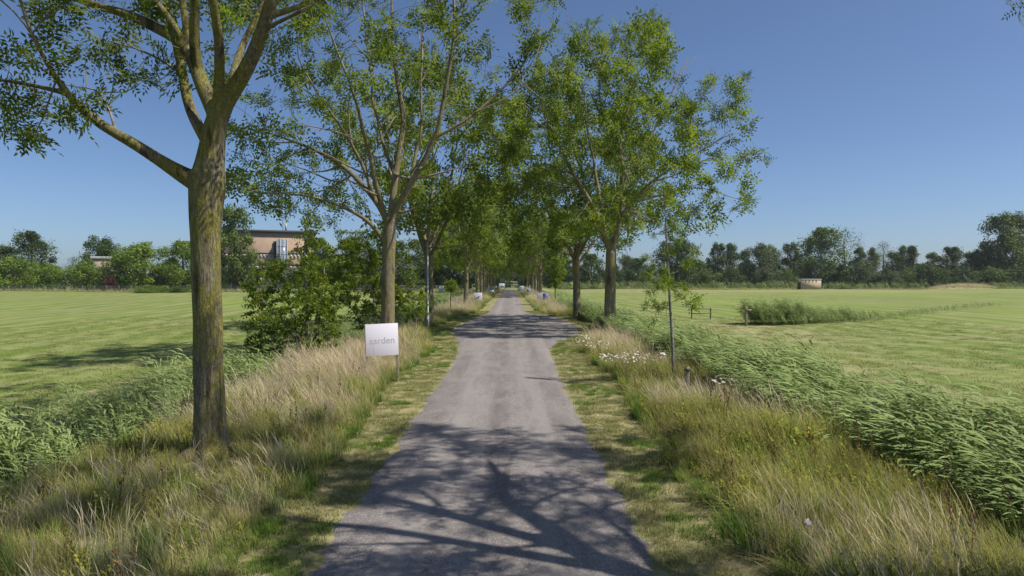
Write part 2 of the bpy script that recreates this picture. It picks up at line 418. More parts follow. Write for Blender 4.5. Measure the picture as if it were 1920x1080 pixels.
ry = np.unique(np.concatenate([np.arange(-8, 70, 0.12), np.arange(70, 211, 1.0)]))
nc = 15
RV, RE = [], []
for y in ry:
    l, r = road_edges(y)
    l += 0.12 * vnoise(0, y, 0.9, 5) + 0.12 * vnoise(0, y, 3.4, 8)
    r += 0.12 * vnoise(9, y, 0.9, 6) + 0.12 * vnoise(3, y, 3.4, 2)
    for c in range(nc):
        f = c / (nc - 1); x = l + (r - l) * f
        e = min(f, 1 - f) * (r - l)
        z = 0.004 + 0.03 * min(1, e / 0.7) - 0.03 * max(0, 1 - e / 0.12) + 0.006 * vnoise(x, y, 0.7, 1)
        RV.append((x, y, z)); RE.append(math.exp(-(e / 0.32)))
m = len(ry)
ii, jj = np.meshgrid(np.arange(nc - 1), np.arange(m - 1))
q = np.stack([jj * nc + ii, jj * nc + ii + 1, (jj + 1) * nc + ii + 1, (jj + 1) * nc + ii], -1).reshape(-1, 4)
tag(link("road", make_mesh("road", RV, None, q, [MAT['asphalt']], True, {"edge": RE})), kind="structure")
tag(Geo().box(-2.4, 2.3, 196, 212, -0.2, 0.055).build("pavement", MAT['concrete']), kind="structure")

# ------------------------------------------------------------------ tree making
def norm(a): return a / (np.linalg.norm(a, axis=-1, keepdims=True) + 1e-9)

class Tree:
    """A skeleton of nodes with radii; grows towards attractor points (space colonisation) and is swept into wood and leaves."""
    def __init__(s, seed):
        s.r = np.random.default_rng(seed); s.P, s.par, s.R = [], [], []
    def limb(s, pts, r0, r1, start=None, step=0.35, rads=None, wob=0.03):
        """A drawn limb through the points; start: the node it leaves, or None for the root."""
        pts = [np.asarray(p, float) for p in pts]
        if start is not None: pts = [s.P[start]] + pts
        # resample along a smooth curve
        A = np.array(pts); d = np.concatenate([[0], np.cumsum(np.linalg.norm(np.diff(A, axis=0), axis=1))])
        n = max(2, int(d[-1] / step) + 1)
        u = np.linspace(0, d[-1], n)
        B = np.stack([np.interp(u, d, A[:, k]) for k in range(3)], 1)
        for _ in range(2):
            B[1:-1] = 0.25 * B[:-2] + 0.5 * B[1:-1] + 0.25 * B[2:]
        B[1:-1] += s.r.normal(0, wob, (n - 2, 3)) * np.array([1, 1, 0.5])
        rr = np.interp(u, d, rads) if rads is not None else np.linspace(r0, r1, n)
        prev = start if start is not None else -1
        first = 0 if start is None else 1
        ids = []
        for k in range(first, n):
            s.P.append(B[k]); s.par.append(prev); s.R.append(rr[k]); prev = len(s.P) - 1; ids.append(prev)
        return ids
    def sides(s, n, rmin=0.03, rmax=0.14, L0=1.2, L1=2.8, ok=None):
        """Secondary branches leaving the drawn limbs, rising and curving outward."""
        Pn = np.array(s.P); c = Pn[[i for i in range(len(Pn)) if s.R[i] < rmax]].mean(0)
        cand = [i for i in range(len(s.P)) if rmin < s.R[i] < rmax and s.par[i] >= 0 and (ok is None or ok(Pn[i]))]
        for i in s.r.permutation(cand)[:n]:
            d = norm(Pn[i] - Pn[s.par[i]]); out = norm((Pn[i] - c) * np.array([1, 1, 0.3]) + s.r.normal(0, 1.2, 3))
            L = s.r.uniform(L0, L1); v = norm(d * 0.7 + out * 0.8); p = Pn[i].copy(); pts = []
            for k in range(4):
                p = p + v * L / 4; v = norm(v + np.array([0, 0, 0.12]) + s.r.normal(0, 0.14, 3)); pts.append(p.copy())
            s.limb(pts, s.R[i] * 0.55, 0.014, int(i), 0.3, wob=0.02)
    def nearest(s, p):
        return int(np.argmin(np.linalg.norm(np.array(s.P) - np.asarray(p), axis=1)))
    def grow(s, att, step=0.32, kill=0.5, infl=6.0, iters=60, inertia=0.5, up=0.12, zmin=0.0):
        s.fixed = len(s.P)
        Pn = np.array(s.P); par = list(s.par)
        dirs = np.zeros_like(Pn)
        for i in range(len(Pn)):
            if par[i] >= 0: dirs[i] = norm(Pn[i] - Pn[par[i]])
        ok = Pn[:, 2] > zmin
        idx = np.arange(len(Pn))[ok]
        D = np.linalg.norm(att[:, None] - Pn[idx][None], axis=2)
        ni = idx[D.argmin(1)]; nd = D.min(1)
        alive = nd > kill * 0.6
        kids = np.zeros(len(Pn) + 40000, int)
        for it in range(iters):
            act = alive & (nd < infl)
            if not act.any(): break
            a = np.where(act)[0]
            v = norm(att[a] - Pn[ni[a]])
            acc = np.zeros_like(Pn); np.add.at(acc, ni[a], v)
            g = np.unique(ni[a]); g = g[kids[g] < 3]
            if len(g) == 0: break
            d = norm(norm(acc[g]) + inertia * dirs[g] + np.array([0, 0, up]) + s.r.normal(0, 0.16, (len(g), 3)))
            newP = Pn[g] + d * step
            kids[g] += 1
            base = len(Pn)
            Pn = np.concatenate([Pn, newP]); dirs = np.concatenate([dirs, d]); par.extend(g.tolist())
            rem = np.where(alive)[0]
            D = np.linalg.norm(att[rem][:, None] - newP[None], axis=2)
            k = D.argmin(1); dm = D.min(1)
            better = dm < nd[rem]
            ni[rem[better]] = base + k[better]; nd[rem[better]] = dm[better]
            alive &= nd > kill
            if len(Pn) > 12000: break
        s.Pn, s.pa, s.dirs = Pn, np.array(par), dirs
        n = len(Pn); e = 2.35
        area = np.zeros(n); fixedR = np.array(s.R)
        nk = np.zeros(n, int)
        for i in range(n - 1, -1, -1):
            if area[i] == 0: area[i] = 0.0075 ** e
            if par[i] >= 0: area[par[i]] += area[i]; nk[par[i]] += 1
        R = area ** (1 / e)
        R[:s.fixed] = fixedR
        for i in range(s.fixed, n):
            R[i] = min(R[i], 0.82 * R[par[i]] if par[i] < s.fixed else R[par[i]])
        s.Rn, s.nk = R, nk
        return s
    def chains(s):
        n = len(s.Pn); main = np.full(n, -1); best = np.zeros(n)
        for i in range(n):
            p = s.pa[i]
            if p >= 0 and (s.Rn[i] > best[p]): best[p] = s.Rn[i]; main[p] = i
        out = []
        for i in range(n):
            p = s.pa[i]
            if p < 0 or main[p] != i:
                ch = [i]; k = i
                while main[k] >= 0: k = main[k]; ch.append(k)
                out.append((p, ch))
        return out
    def wood(s, thr=0.04, sides=1.0):
        thick, thin = Geo(), Geo()
        for p, ch in s.chains():
            pts = s.Pn[ch].copy(); rad = s.Rn[ch].copy()
            if p >= 0:
                pts = np.concatenate([s.Pn[p:p + 1], pts]); rad = np.concatenate([[min(rad[0] * 1.25, s.Rn[p] * 0.95)], rad])
            if len(pts) < 2: continue
            if len(pts) > 3:
                for _ in range(2):
                    pts[1:-1] = 0.25 * pts[:-2] + 0.5 * pts[1:-1] + 0.25 * pts[2:]
            rad[-1] *= 0.5
            big = np.where(rad > thr)[0]
            cut = int(big[-1]) + 1 if len(big) else 0
            if cut >= 2:
                nsd = int(max(6, min(20, 60 * rad[:cut].max()) * sides))
                thick.tube(pts[:cut], rad[:cut], nsd)
            st = max(0, cut - 1)
            if len(pts) - st >= 2:
                rm = rad[st:].max()
                thin.tube(pts[st:], rad[st:], 6 if rm > 0.03 else (4 if rm > 0.014 else 3), cap=False)
        return thick, thin
    def leaf_nodes(s, rmax=0.013, prob=0.75, zmin=0.0):
        n = len(s.Pn)
        ok = (np.arange(n) >= s.fixed) & (s.Rn < rmax) & (s.Pn[:, 2] > zmin)
        ok &= (s.nk == 0) | (s.r.random(n) < prob)
        i = np.where(ok)[0]
        return s.Pn[i], s.dirs[i]

def leaflet(V, T, R, base, d, side, L, w, rnd):
    """One diamond leaflet, slightly folded along its midrib."""
    nrm = np.cross(d, side)
    i = len(V)
    m = base + d * L * 0.45
    V += [base, m + side * w * 0.5 + nrm * w * 0.18, base + d * L - nrm * L * 0.1, m - side * w * 0.5 + nrm * w * 0.18]
    T += [(i, i + 1, i + 2), (i, i + 2, i + 3)]; R += [rnd, rnd]

def ash_sprigs(n, seed, leaves=5, pairs=4, L=0.26, ll=0.085, lw=0.034):
    """Tufts of pinnate leaves at a twig tip; +z is the way the twig points."""
    out = []
    for k in range(n):
        r = np.random.default_rng(seed * 100 + k)
        V, T, R = [], [], []
        for j in range(leaves):
            az = j * 2.4 + r.uniform(-0.4, 0.4); tilt = r.uniform(0.5, 1.35)
            d = np.array([math.sin(tilt) * math.cos(az), math.sin(tilt) * math.sin(az), math.cos(tilt)])
            side = norm(np.cross(d, [0, 0, 1.0])); start = np.array([0, 0, r.uniform(-0.16, 0.05)])
            Lk = L * r.uniform(0.75, 1.2); rb = r.uniform(0, 1)
            p = start.copy(); dd = d.copy()
            for q in range(pairs + 1):
                p = p + dd * Lk / (pairs + 0.5)
                dd = norm(dd + np.array([0, 0, -0.16]))
                if q == pairs:
                    leaflet(V, T, R, p, dd, side, ll * 1.1, lw, rb)
                else:
                    for sg in (-1, 1):
                        ld = norm(dd * 0.65 + side * sg + r.normal(0, 0.15, 3))
                        leaflet(V, T, R, p, ld, norm(np.cross(ld, np.cross(dd, side)) + r.normal(0, 0.2, 3)), ll * r.uniform(0.8, 1.15), lw, min(1, max(0, rb + r.normal(0, 0.12))))
        out.append((np.array(V), np.array(T), np.array(R)))
    return out

def simple_sprigs(n, seed, leaves=11, L=0.28, ll=0.075, lw=0.055):
    out = []
    for k in range(n):
        r = np.random.default_rng(seed * 100 + k)
        V, T, R = [], [], []
        for j in range(leaves):
            az = j * 2.4 + r.uniform(-0.5, 0.5)
            d = norm(np.array([math.cos(az), math.sin(az), r.uniform(-0.3, 0.6)]))
            leaflet(V, T, R, np.array([0, 0, -L / 2 + L * j / leaves]) + r.normal(0, 0.02, 3), d, norm(np.cross(d, [0, 0, 1.0]) + r.normal(0, 0.35, 3)), ll * r.uniform(0.7, 1.2), lw * r.uniform(0.8, 1.2), r.uniform(0, 1))
        out.append((np.array(V), np.array(T), np.array(R)))
    return out

WIND = np.array([-0.45, 0.05, -0.05])
def foliage(name, pos, dirs, sprigs, mat, seed, smin=0.8, smax=1.25, wind=1.0):
    r = np.random.default_rng(seed)
    n = len(pos)
    z = norm(dirs + WIND * wind + r.normal(0, 0.3, (n, 3)))
    a = norm(r.normal(0, 1, (n, 3)))
    x = norm(np.cross(a, z)); y = np.cross(z, x)
    sc = r.uniform(smin * 0.8, smax * 1.15, n)
    which = r.integers(0, len(sprigs), n)
    VV, TT, RR, base = [], [], [], 0
    for k, (v, t, rn) in enumerate(sprigs):
        i = np.where(which == k)[0]
        if not len(i): continue
        B = np.stack([x[i], y[i], z[i]], 1) * sc[i][:, None, None]
        W = np.einsum('vk,nkj->nvj', v, B) + pos[i][:, None, :]
        VV.append(W.reshape(-1, 3))
        TT.append((t[None] + (np.arange(len(i)) * len(v))[:, None, None]).reshape(-1, 3) + base)
        tint = r.normal(0, 0.16, len(i))
        RR.append(np.clip(rn[None] * 0.75 + 0.12 + tint[:, None], 0, 1).ravel())
        base += len(i) * len(v)
    return make_mesh(name, np.concatenate(VV), np.concatenate(TT), None, [mat], False, None, {"rnd": np.concatenate(RR)})

def finish(tree, name, base, label, group, sprigs, leafmat, barkmat, seed, thr=0.04, voxel=None, rmax=0.015, prob=0.75, smin=0.8, smax=1.25, cat="tree", keep=None, twigmat=None):
    """An Empty at the foot with trunk, branches and crown as its parts."""
    root = empty(name, tuple(base), label, cat, group)
    b = np.asarray(base)
    tree.Pn = tree.Pn - b
    thick, thin = tree.wood(thr)
    tr = thick.build("trunk", barkmat, root, True)
    if voxel:
        rm = tr.modifiers.new("fuse", 'REMESH'); rm.mode = 'VOXEL'; rm.voxel_size = voxel; rm.use_smooth_shade = True
        sm = tr.modifiers.new("soften", 'SMOOTH'); sm.iterations = 5; sm.factor = 0.5
    thin.build("branches", twigmat or MAT['twig'], root, True)
    pos, dirs = tree.leaf_nodes(rmax, prob)
    if keep is not None:
        k = keep(pos + b); pos, dirs = pos[k], dirs[k]
    link("crown", foliage("crown", pos, dirs, sprigs, leafmat, seed, smin, smax), root)
    return root

def copy_tree(root, loc, rz, sc, label, group=None, mats=None):
    """A thing and its parts again, sharing mesh data."""
    c = root.copy(); COL.objects.link(c)
    c.location = loc; c.rotation_euler = (0, 0, rz); c.scale = sc if isinstance(sc, tuple) else (sc, sc, sc)
    c["label"] = label
    if group: c["group"] = group
    for ch in root.children:
        k = ch.copy(); COL.objects.link(k); k.parent = c
    return c

def ellipsoid_pts(r, n, c, rad, shell=0.35):
    d = norm(r.normal(0, 1, (n, 3))); u = (shell + (1 - shell) * r.random(n)) ** (1 / 2.2)
    return np.asarray(c) + d * u[:, None] * np.asarray(rad)

def clumps(r, centres, spread, per):
    c = np.repeat(centres, per, axis=0)
    return c + r.normal(0, 1, c.shape) * np.asarray(spread)

def sun_gap(r, pts, base, z0=0.5, z1=5.5, w=1.2, keep=0.15):
    """Leaves out clumps that would stand between a trunk and the sun, shaping the crown to let sunlight reach the bark."""
    d = pts - np.asarray(base); h = np.array([SUN_H.x, SUN_H.y])
    along = d[:, :2] @ h; across = np.abs(d[:, 0] * h[1] - d[:, 1] * h[0])
    zr = d[:, 2] - along * math.tan(SUN_EL)
    hit = (along > 0.2) & (across < w) & (zr > z0) & (zr < z1)
    return pts[~hit | (r.random(len(pts)) < keep)]

def vase(r, n, base, z0, z1, R, low=0.35, wide=0.62):
    """Clump centres inside a crown that opens upward and rounds off at the top."""
    out = []
    while len(out) < n:
        f = r.random(); z = z0 + (z1 - z0) * f
        prof = low + (1 - low) * math.sin(min(1, f / wide) * math.pi / 2) if f < wide else math.sqrt(max(0, 1 - ((f - wide) / (1 - wide)) ** 2))
        a = r.uniform(0, 2 * math.pi); q = R * prof * math.sqrt(r.uniform(0.08, 1))
        if r.random() < prof + 0.15:
            out.append((base[0] + q * math.cos(a), base[1] + q * math.sin(a), z))
    return np.array(out)

sp_near = ash_sprigs(7, 1, 10, 4, 0.30, 0.10, 0.04)
sp_mid = ash_sprigs(7, 2, 12, 3, 0.36, 0.14, 0.062)
sp_far = ash_sprigs(6, 3, 9, 2, 0.44, 0.22, 0.11)
G_AV = "ash trees lining the lane"

# ---- first tree on the left, close to the camera
D1 = 11.26
t = Tree(11)
def L1(pts, d0=0.0, d1=0.0):
    n = len(pts)
    return [P(x, y, D1 + d0 + (d1 - d0) * i / max(1, n - 1)) for i, (x, y) in enumerate(pts)]
tr = t.limb(L1([(399, 885), (396, 850), (393, 800), (392, 740), (391, 640), (388, 540), (386, 450), (387, 385), (390, 345), (396, 300), (402, 255), (409, 215)]), 0, 0, step=0.2, wob=0.008,
            rads=[0.40, 0.31, 0.258, 0.243, 0.233, 0.228, 0.234, 0.268, 0.295, 0.22, 0.19, 0.17])
A = lambda x, y, d=0.0: t.nearest(P(x, y, D1 + d))
for ra in (0.3, 1.5, 2.6, 3.7, 5.0):
    f0 = P(397, 866, D1); dv = np.array([math.cos(ra), math.sin(ra), 0])
    t.limb([f0 + dv * 0.28 + (0, 0, 0.22), f0 + dv * 0.52 + (0, 0, 0.02), f0 + dv * 0.8 + (0, 0, -0.2)], 0.17, 0.07, A(396, 830), 0.12, wob=0.01)
lo = t.limb(L1([(344, 328), (307, 311), (289, 286), (259, 270), (222, 256), (178, 226), (148, 207), (122, 167), (93, 126), (74, 85), (50, 40)], 0.05, -0.9), 0, 0, A(389, 345), 0.22, rads=[0.19, 0.14, 0.105, 0.1, 0.09, 0.083, 0.075, 0.068, 0.052, 0.042, 0.032, 0.025], wob=0.012)
t.limb(L1([(56, 156), (0, 154), (-60, 150), (-130, 120)], -0.5, -0.9), 0.045, 0.02, A(122, 168, -0.6), 0.25)
t.limb(L1([(205, 200), (190, 172), (160, 158), (132, 166)], -0.3, 0.2), 0.022, 0.01, A(228, 258, -0.4), 0.2)
t.limb(L1([(193, 172), (222, 172), (262, 174)], -0.1, 0.3), 0.012, 0.008, A(192, 174, -0.1), 0.2)
t.limb(L1([(95, 190), (88, 225), (75, 250)], -0.6, -0.5), 0.018, 0.01, A(118, 162, -0.6), 0.2)
s2 = t.limb(L1([(380, 165), (371, 122), (356, 84), (318, 66), (274, 41), (215, 22), (167, 7), (110, -8), (20, -30)], 0.1, 1.2), 0, 0, A(398, 225), 0.22, rads=[0.15, 0.125, 0.118, 0.112, 0.105, 0.092, 0.075, 0.062, 0.045, 0.032], wob=0.015)
t.limb(L1([(356, 210), (345, 130), (331, 74), (318, 20), (300, -60)], 0.45, 1.6), 0.105, 0.06, A(393, 285), 0.25, wob=0.012)
t.limb(L1([(330, 44), (296, 10), (250, -50)], 0.3, 0.7), 0.075, 0.04, A(352, 78, 0.2), 0.25)
t.limb(L1([(370, 60), (369, 0), (366, -90), (360, -190)], 0.1, -0.6), 0.105, 0.05, A(373, 128, 0.15), 0.25)
t.limb(L1([(345, 30), (342, -40), (330, -130)], 0.3, 1.0), 0.075, 0.04, A(356, 88, 0.2), 0.25)
s3 = t.limb(L1([(416, 165), (420, 115), (416, 50), (400, -5), (380, -90)], -0.15, -1.2), 0.1, 0.055, A(409, 218), 0.25, wob=0.015)
s4 = t.limb(L1([(437, 178), (463, 135), (484, 92), (500, 45), (514, 0), (530, -70), (540, -160)], 0.0, -0.8), 0, 0, A(409, 216), 0.22, rads=[0.16, 0.138, 0.122, 0.11, 0.1, 0.095, 0.075, 0.045], wob=0.012)
t.limb(L1([(448, 100), (467, 66), (500, 10), (530, -60)], 0.4, 1.4), 0.08, 0.04, A(432, 176), 0.25, wob=0.012)
t.limb(L1([(560, 20), (607, 0), (680, -40)], -0.3, 0.4), 0.06, 0.025, A(507, 25, -0.5), 0.25)
t.limb(L1([(548, 37), (590, 12)], -0.5, -0.9), 0.042, 0.03, A(497, 55, -0.4), 0.25)
t.limb(L1([(300, 108), (250, 97), (225, 80)], 0.7, 0.2), 0.028, 0.014, A(346, 130, 0.7), 0.25)
# attractors: tufts that show in the frame, and the big crown above it
r = np.random.default_rng(5)
vis = [(30, 40, 60, 8, -1.2), (95, 25, 45, 6, -0.4), (10, 110, 45, 3, -1), (35, 190, 32, 3, -0.7), (75, 240, 34, 5, -0.5), (25, 230, 25, 2, -0.7), (110, 215, 14, 2, -0.5),
       (240, 105, 30, 5, 0.5), (205, 105, 22, 4, 0.6), (265, 35, 28, 4, 0.8), (150, 70, 28, 4, 0.2), (180, 205, 14, 2, -0.3), (270, 165, 14, 2, 0.3), (330, 20, 22, 3, 0.9),
       (200, 15, 30, 4, 1.0), (60, 110, 26, 4, -0.8), (455, 25, 18, 3, 1), (600, 15, 24, 3, 0), (300, 120, 14, 2, 0.5), (410, 30, 16, 2, 1.2), (130, 120, 16, 2, -0.8)]
cen = np.concatenate([[P(x + r.uniform(-q, q), y + r.uniform(-q, q) * 0.8, D1 + d + r.uniform(-0.7, 0.7)) for _ in range(k)] for x, y, q, k, d in vis])
cen = cen[r.random(len(cen)) < 0.7]
att = clumps(r, cen, 0.17, 9)
top = vase(r, 150, (-4.9, D1 + 0.3), 7.0, 15.5, 6.2, 0.55, 0.5)
sx, sy = proj(top); top = sun_gap(r, top[(sy < -45) | (sx < -60)], P(397, 866, D1), 0, 7)
att = np.concatenate([att, clumps(r, top, 0.45, 8)])
t.grow(att, step=0.27, kill=0.36, infl=5, iters=70, up=0.05, zmin=4.6)
inframe1 = lambda p: np.ones(len(p), bool)
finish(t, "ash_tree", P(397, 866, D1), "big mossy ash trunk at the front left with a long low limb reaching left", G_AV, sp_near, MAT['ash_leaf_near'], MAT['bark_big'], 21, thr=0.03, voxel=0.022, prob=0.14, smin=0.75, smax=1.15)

# ---- second tree on the left, behind the white sign
D2 = 26.0
t = Tree(12)
def LP(pts, D, d0=0.0, d1=0.0):
    n = len(pts)
    return [P(x, y, D + d0 + (d1 - d0) * i / max(1, n - 1)) for i, (x, y) in enumerate(pts)]
t.limb(LP([(727, 674), (727, 650), (727, 600), (728, 520), (730, 450), (732, 415)], D2), 0, 0, step=0.3, wob=0.012, rads=[0.36, 0.29, 0.265, 0.25, 0.25, 0.22])
A = lambda x, y, d=0.0: t.nearest(P(x, y, D2 + d))
t.limb(LP([(719, 452), (696, 416), (634, 381), (606, 372), (541, 363), (480, 360)], D2, 0, -1.5), 0.11, 0.022, A(730, 468))
t.limb(LP([(712, 380), (666, 332), (640, 307), (590, 280), (520, 255), (470, 240)], D2, 0.2, 1.6), 0.14, 0.03, A(731, 425))
t.limb(LP([(704, 341), (687, 256), (678, 221), (650, 140), (620, 60)], D2, -0.3, -2.2), 0.12, 0.03, A(725, 400))
t.limb(LP([(690, 330), (655, 260), (600, 180), (560, 110)], D2, 0.2, -1.0), 0.09, 0.025, A(706, 370, 0.1))
t.limb(LP([(740, 332), (755, 264), (759, 213), (746, 162), (736, 85), (735, 0), (735, -70)], D2, 0.2, 1.0), 0.15, 0.03, A(732, 415))
t.limb(LP([(720, 280), (700, 180), (690, 80), (680, 0)], D2, 0.8, 2.5), 0.09, 0.025, A(741, 330, 0.3))
t.limb(LP([(768, 349), (802, 294), (823, 239), (836, 170), (849, 106), (852, 30), (850, -60)], D2, -0.2, -1.2), 0.14, 0.03, A(734, 412))
t.limb(LP([(878, 226), (930, 179), (980, 128), (1010, 60)], D2, -0.6, 0.5), 0.075, 0.02, A(820, 250, -0.5))
t.limb(LP([(790, 250), (790, 160), (795, 60), (800, -20)], D2, 0.6, 2.6), 0.08, 0.025, A(768, 349, -0.2))
t.limb(LP([(640, 350), (580, 320), (520, 300)], D2, 1.0, 2.6), 0.045, 0.015, A(666, 334, 0.6))
r = np.random.default_rng(6)
zz = vase(r, 200, (P(705, 0, D2)[0], D2), 5.4, 16.3, 5.9, 0.62, 0.45)
ex = np.array([P(x, y, D2 + d) for x, y, d in [(480, 355, -1), (500, 330, 0), (455, 300, 1), (530, 370, -1), (470, 270, 0), (450, 230, 1), (500, 200, 1), (980, 120, .2), (1010, 50, .4), (1000, 90, 0), (1025, 20, .5), (940, 170, 0), (985, 20, 0.5), (560, 390, -1), (450, 350, 0), (590, 390, 0)]])
sx, sy = proj(zz)
thin = (zz[:, 1] < 25.5) & (zz[:, 2] < 9.5) & (zz[:, 0] > -7)
zz = zz[~thin & ((r.random(len(zz)) < 0.75) | (sx < 720)) & ~((sx > 770) & (sy > 260)) & ~((sx < 560) & (sy > 395)) & ~((sx > 880) & (sy < 60)) & ~((sx > 800) & (sy > 400))]
zz = sun_gap(r, zz, P(727, 674, D2))
t.sides(34)
t.grow(clumps(r, np.concatenate([zz, ex]), 0.27, 11), step=0.3, kill=0.43, infl=6, iters=70, inertia=0.6, up=0.12, zmin=5.2)
finish(t, "ash_tree", P(727, 674, D2), "ash tree whose trunk rises directly behind the square white lettered sign", G_AV, sp_mid, MAT['ash_leaf'], MAT['bark'], 22, thr=0.045, voxel=0.035, prob=0.07, smin=0.85, smax=1.3)

# ---- first tree in view on the right
D3 = 39.0
t = Tree(13)
t.limb(LP([(1143, 623), (1143, 605), (1144, 560), (1145, 500), (1146, 462)], D3), 0, 0, step=0.35, wob=0.015, rads=[0.42, 0.35, 0.32, 0.31, 0.30])
A = lambda x, y, d=0.0: t.nearest(P(x, y, D3 + d))
t.limb(LP([(1135, 448), (1124, 419), (1112, 387), (1094, 360), (1060, 300), (1030, 230), (1010, 180)], D3, 0, -1.5), 0.2, 0.04, A(1146, 470))
t.limb(LP([(1130, 410), (1125, 380), (1115, 320), (1100, 240), (1095, 160)], D3, 0.3, 2.0), 0.14, 0.035, A(1135, 448))
t.limb(LP([(1152, 446), (1162, 415), (1168, 380), (1168, 324), (1160, 264), (1178, 204), (1185, 120), (1180, 75)], D3, 0, 0.5), 0.2, 0.03, A(1146, 470))
t.limb(LP([(1180, 385), (1205, 355), (1250, 320), (1310, 285), (1370, 250)], D3, -0.3, -1.5), 0.12, 0.025, A(1164, 410))
t.limb(LP([(1200, 290), (1240, 220), (1270, 150), (1290, 110)], D3, 0.5, 2.5), 0.1, 0.03, A(1168, 330))
t.limb(LP([(1215, 375), (1270, 355), (1320, 350), (1370, 370)], D3, -0.5, -2), 0.06, 0.018, A(1190, 375, -0.3))
t.limb(LP([(1130, 230), (1120, 150), (1140, 90)], D3, -0.5, -2.5), 0.09, 0.03, A(1160, 270, 0.2))
t.limb(LP([(1070, 350), (1020, 340), (970, 330)], D3, 0, 1), 0.06, 0.02, A(1092, 357, -0.8))
r = np.random.default_rng(7)
zz = vase(r, 185, (P(1150, 0, D3)[0], D3), 5.8, 17.2, 6.8, 0.6, 0.42)
ex = np.array([P(x, y, D3 + d) for x, y, d in [(1400, 290, -1), (1415, 300, -1), (1385, 330, -1), (1395, 370, -1), (1380, 235, -1), (1345, 215, 0), (1370, 190, 0), (1340, 165, 0), (1380, 160, 0), (1385, 210, 0), (1340, 395, -1), (1310, 420, -1), (1390, 380, -2), (1290, 400, -1), (1150, 70, 0), (1180, 62, 0), (1230, 75, 1), (1120, 95, 0)]])
sx, sy = proj(zz); zz = zz[~((sx > 1300) & (sy < 130)) & ~((sx > 1270) & (sy > 400)) & ~((sy < 130) & (np.abs(sx - 1170) > 95)) & (sx < 1400)]
zz = sun_gap(r, zz, P(1143, 623, D3), w=1.5)
t.sides(26, L0=1.5, L1=3.4)
t.grow(clumps(r, np.concatenate([zz, ex]), 0.32, 11), step=0.34, kill=0.46, infl=7, iters=70, inertia=0.6, up=0.12, zmin=5.6)
finish(t, "ash_tree", P(1143, 623, D3), "forked ash tree with the broadest crown, right of the lane beside the reeds", G_AV, sp_mid, MAT['ash_leaf'], MAT['bark'], 23, thr=0.05, voxel=0.045, prob=0.06, smin=1.05, smax=1.6)

def outside(p, mg=40):
    sx, sy = proj(p); return (sx > 1920 + mg) | (sy < -mg * 2) | (p[..., 1] < 1)
# ---- the tree just outside the frame whose crown shades the road at the front
t = Tree(14)
t.limb([(5.5, 5.6, 0), (5.5, 5.6, 0.5), (5.52, 5.6, 2.5), (5.6, 5.65, 4.5), (5.75, 5.7, 6.0)], 0, 0, step=0.3, rads=[0.42, 0.34, 0.29, 0.27, 0.22])
top = len(t.P) - 1
for pts, a, b in [([(5.5, 5.9, 6.8), (5.6, 6.9, 7.6), (5.6, 7.7, 8.4), (6.1, 8.6, 9.2), (6.6, 9.3, 10.2)], 0.19, 0.06), ([(5.35, 6.4, 7.2), (5.1, 7.2, 8.6), (4.7, 7.9, 10.0), (4.4, 8.4, 11.6)], 0.15, 0.05),
                  ([(5.1, 6.1, 7.0), (4.6, 6.5, 8.2), (3.9, 6.9, 9.6), (3.4, 7.1, 11.2)], 0.14, 0.05), ([(4.8, 5.3, 6.8), (3.8, 5.0, 8.2), (2.8, 5.0, 10.4)], 0.14, 0.04),
                  ([(5.2, 4.9, 6.8), (4.8, 3.8, 8.0), (4.3, 2.6, 9.8)], 0.12, 0.04), ([(6.3, 5.2, 6.6), (7.5, 4.6, 7.6), (8.6, 4.6, 8.8)], 0.13, 0.04), ([(6.4, 6.0, 7.2), (7.2, 6.6, 8.6), (8.0, 7.4, 10.4)], 0.12, 0.04)]:
    t.limb(pts, a, b, top, 0.3)
t.sides(48, L0=1.2, L1=2.8, ok=lambda p: outside(p, 150))
t.limb([(6.3, 7.6, 7.5), P(1965, -25, 8.9), P(1932, -8, 9.5)], 0.035, 0.012, t.nearest((5.6, 6.9, 7.6)), 0.25)
r = np.random.default_rng(8)
zz = vase(r, 430, (5.0, 6.4), 6.4, 14.0, 6.6, 0.55, 0.45)
zz = zz[outside(zz, 90)]
zz = zz[(zz[:, 0] - 0.68 * zz[:, 2] < 2.3) | (zz[:, 1] + 0.165 * zz[:, 2] < 5.5) | (r.random(len(zz)) < 0.12)]
zz = sun_gap(r, zz, P(397, 866, D1), 0.5, 5.5, 0.9, 0.3)
zz = zz[(zz[:, 0] - 0.68 * zz[:, 2] > -3.0) | (r.random(len(zz)) < 0.5)]
fz = r.uniform(7.2, 12.0, 70); fill = np.stack([r.uniform(-2.6, 2.0, 70) + 0.68 * fz, r.uniform(6.3, 13.6, 70) - 0.165 * fz, fz], 1)  # extra tufts added out of view to thicken the shadow on the road
fill = fill[outside(fill, 70)]
zz = np.concatenate([zz, fill])
peek = np.array([P(1902, 4, 9.7), P(1916, 16, 9.4), P(1925, -25, 9.5), P(1960, -10, 9.5), P(1990, -60, 9)])
att = np.concatenate([clumps(r, zz, 0.24, 8), clumps(r, peek, 0.16, 7)])
t.grow(att, step=0.3, kill=0.42, infl=6, iters=70, inertia=0.55, up=0.08, zmin=4.4)
def keep0(p):
    sx, sy = proj(p); return outside(p, 50) | ((sx > 1892) & (sy < 24) & (p[..., 1] > 9.0))
finish(t, "ash_tree", (5.5, 5.6, 0), "ash tree at the front right whose leafy branch tip shows in the corner", G_AV, sp_near, MAT['ash_leaf_near'], MAT['bark'], 24, thr=0.045, voxel=0.04, prob=0.25, smin=0.85, smax=1.3, keep=keep0)

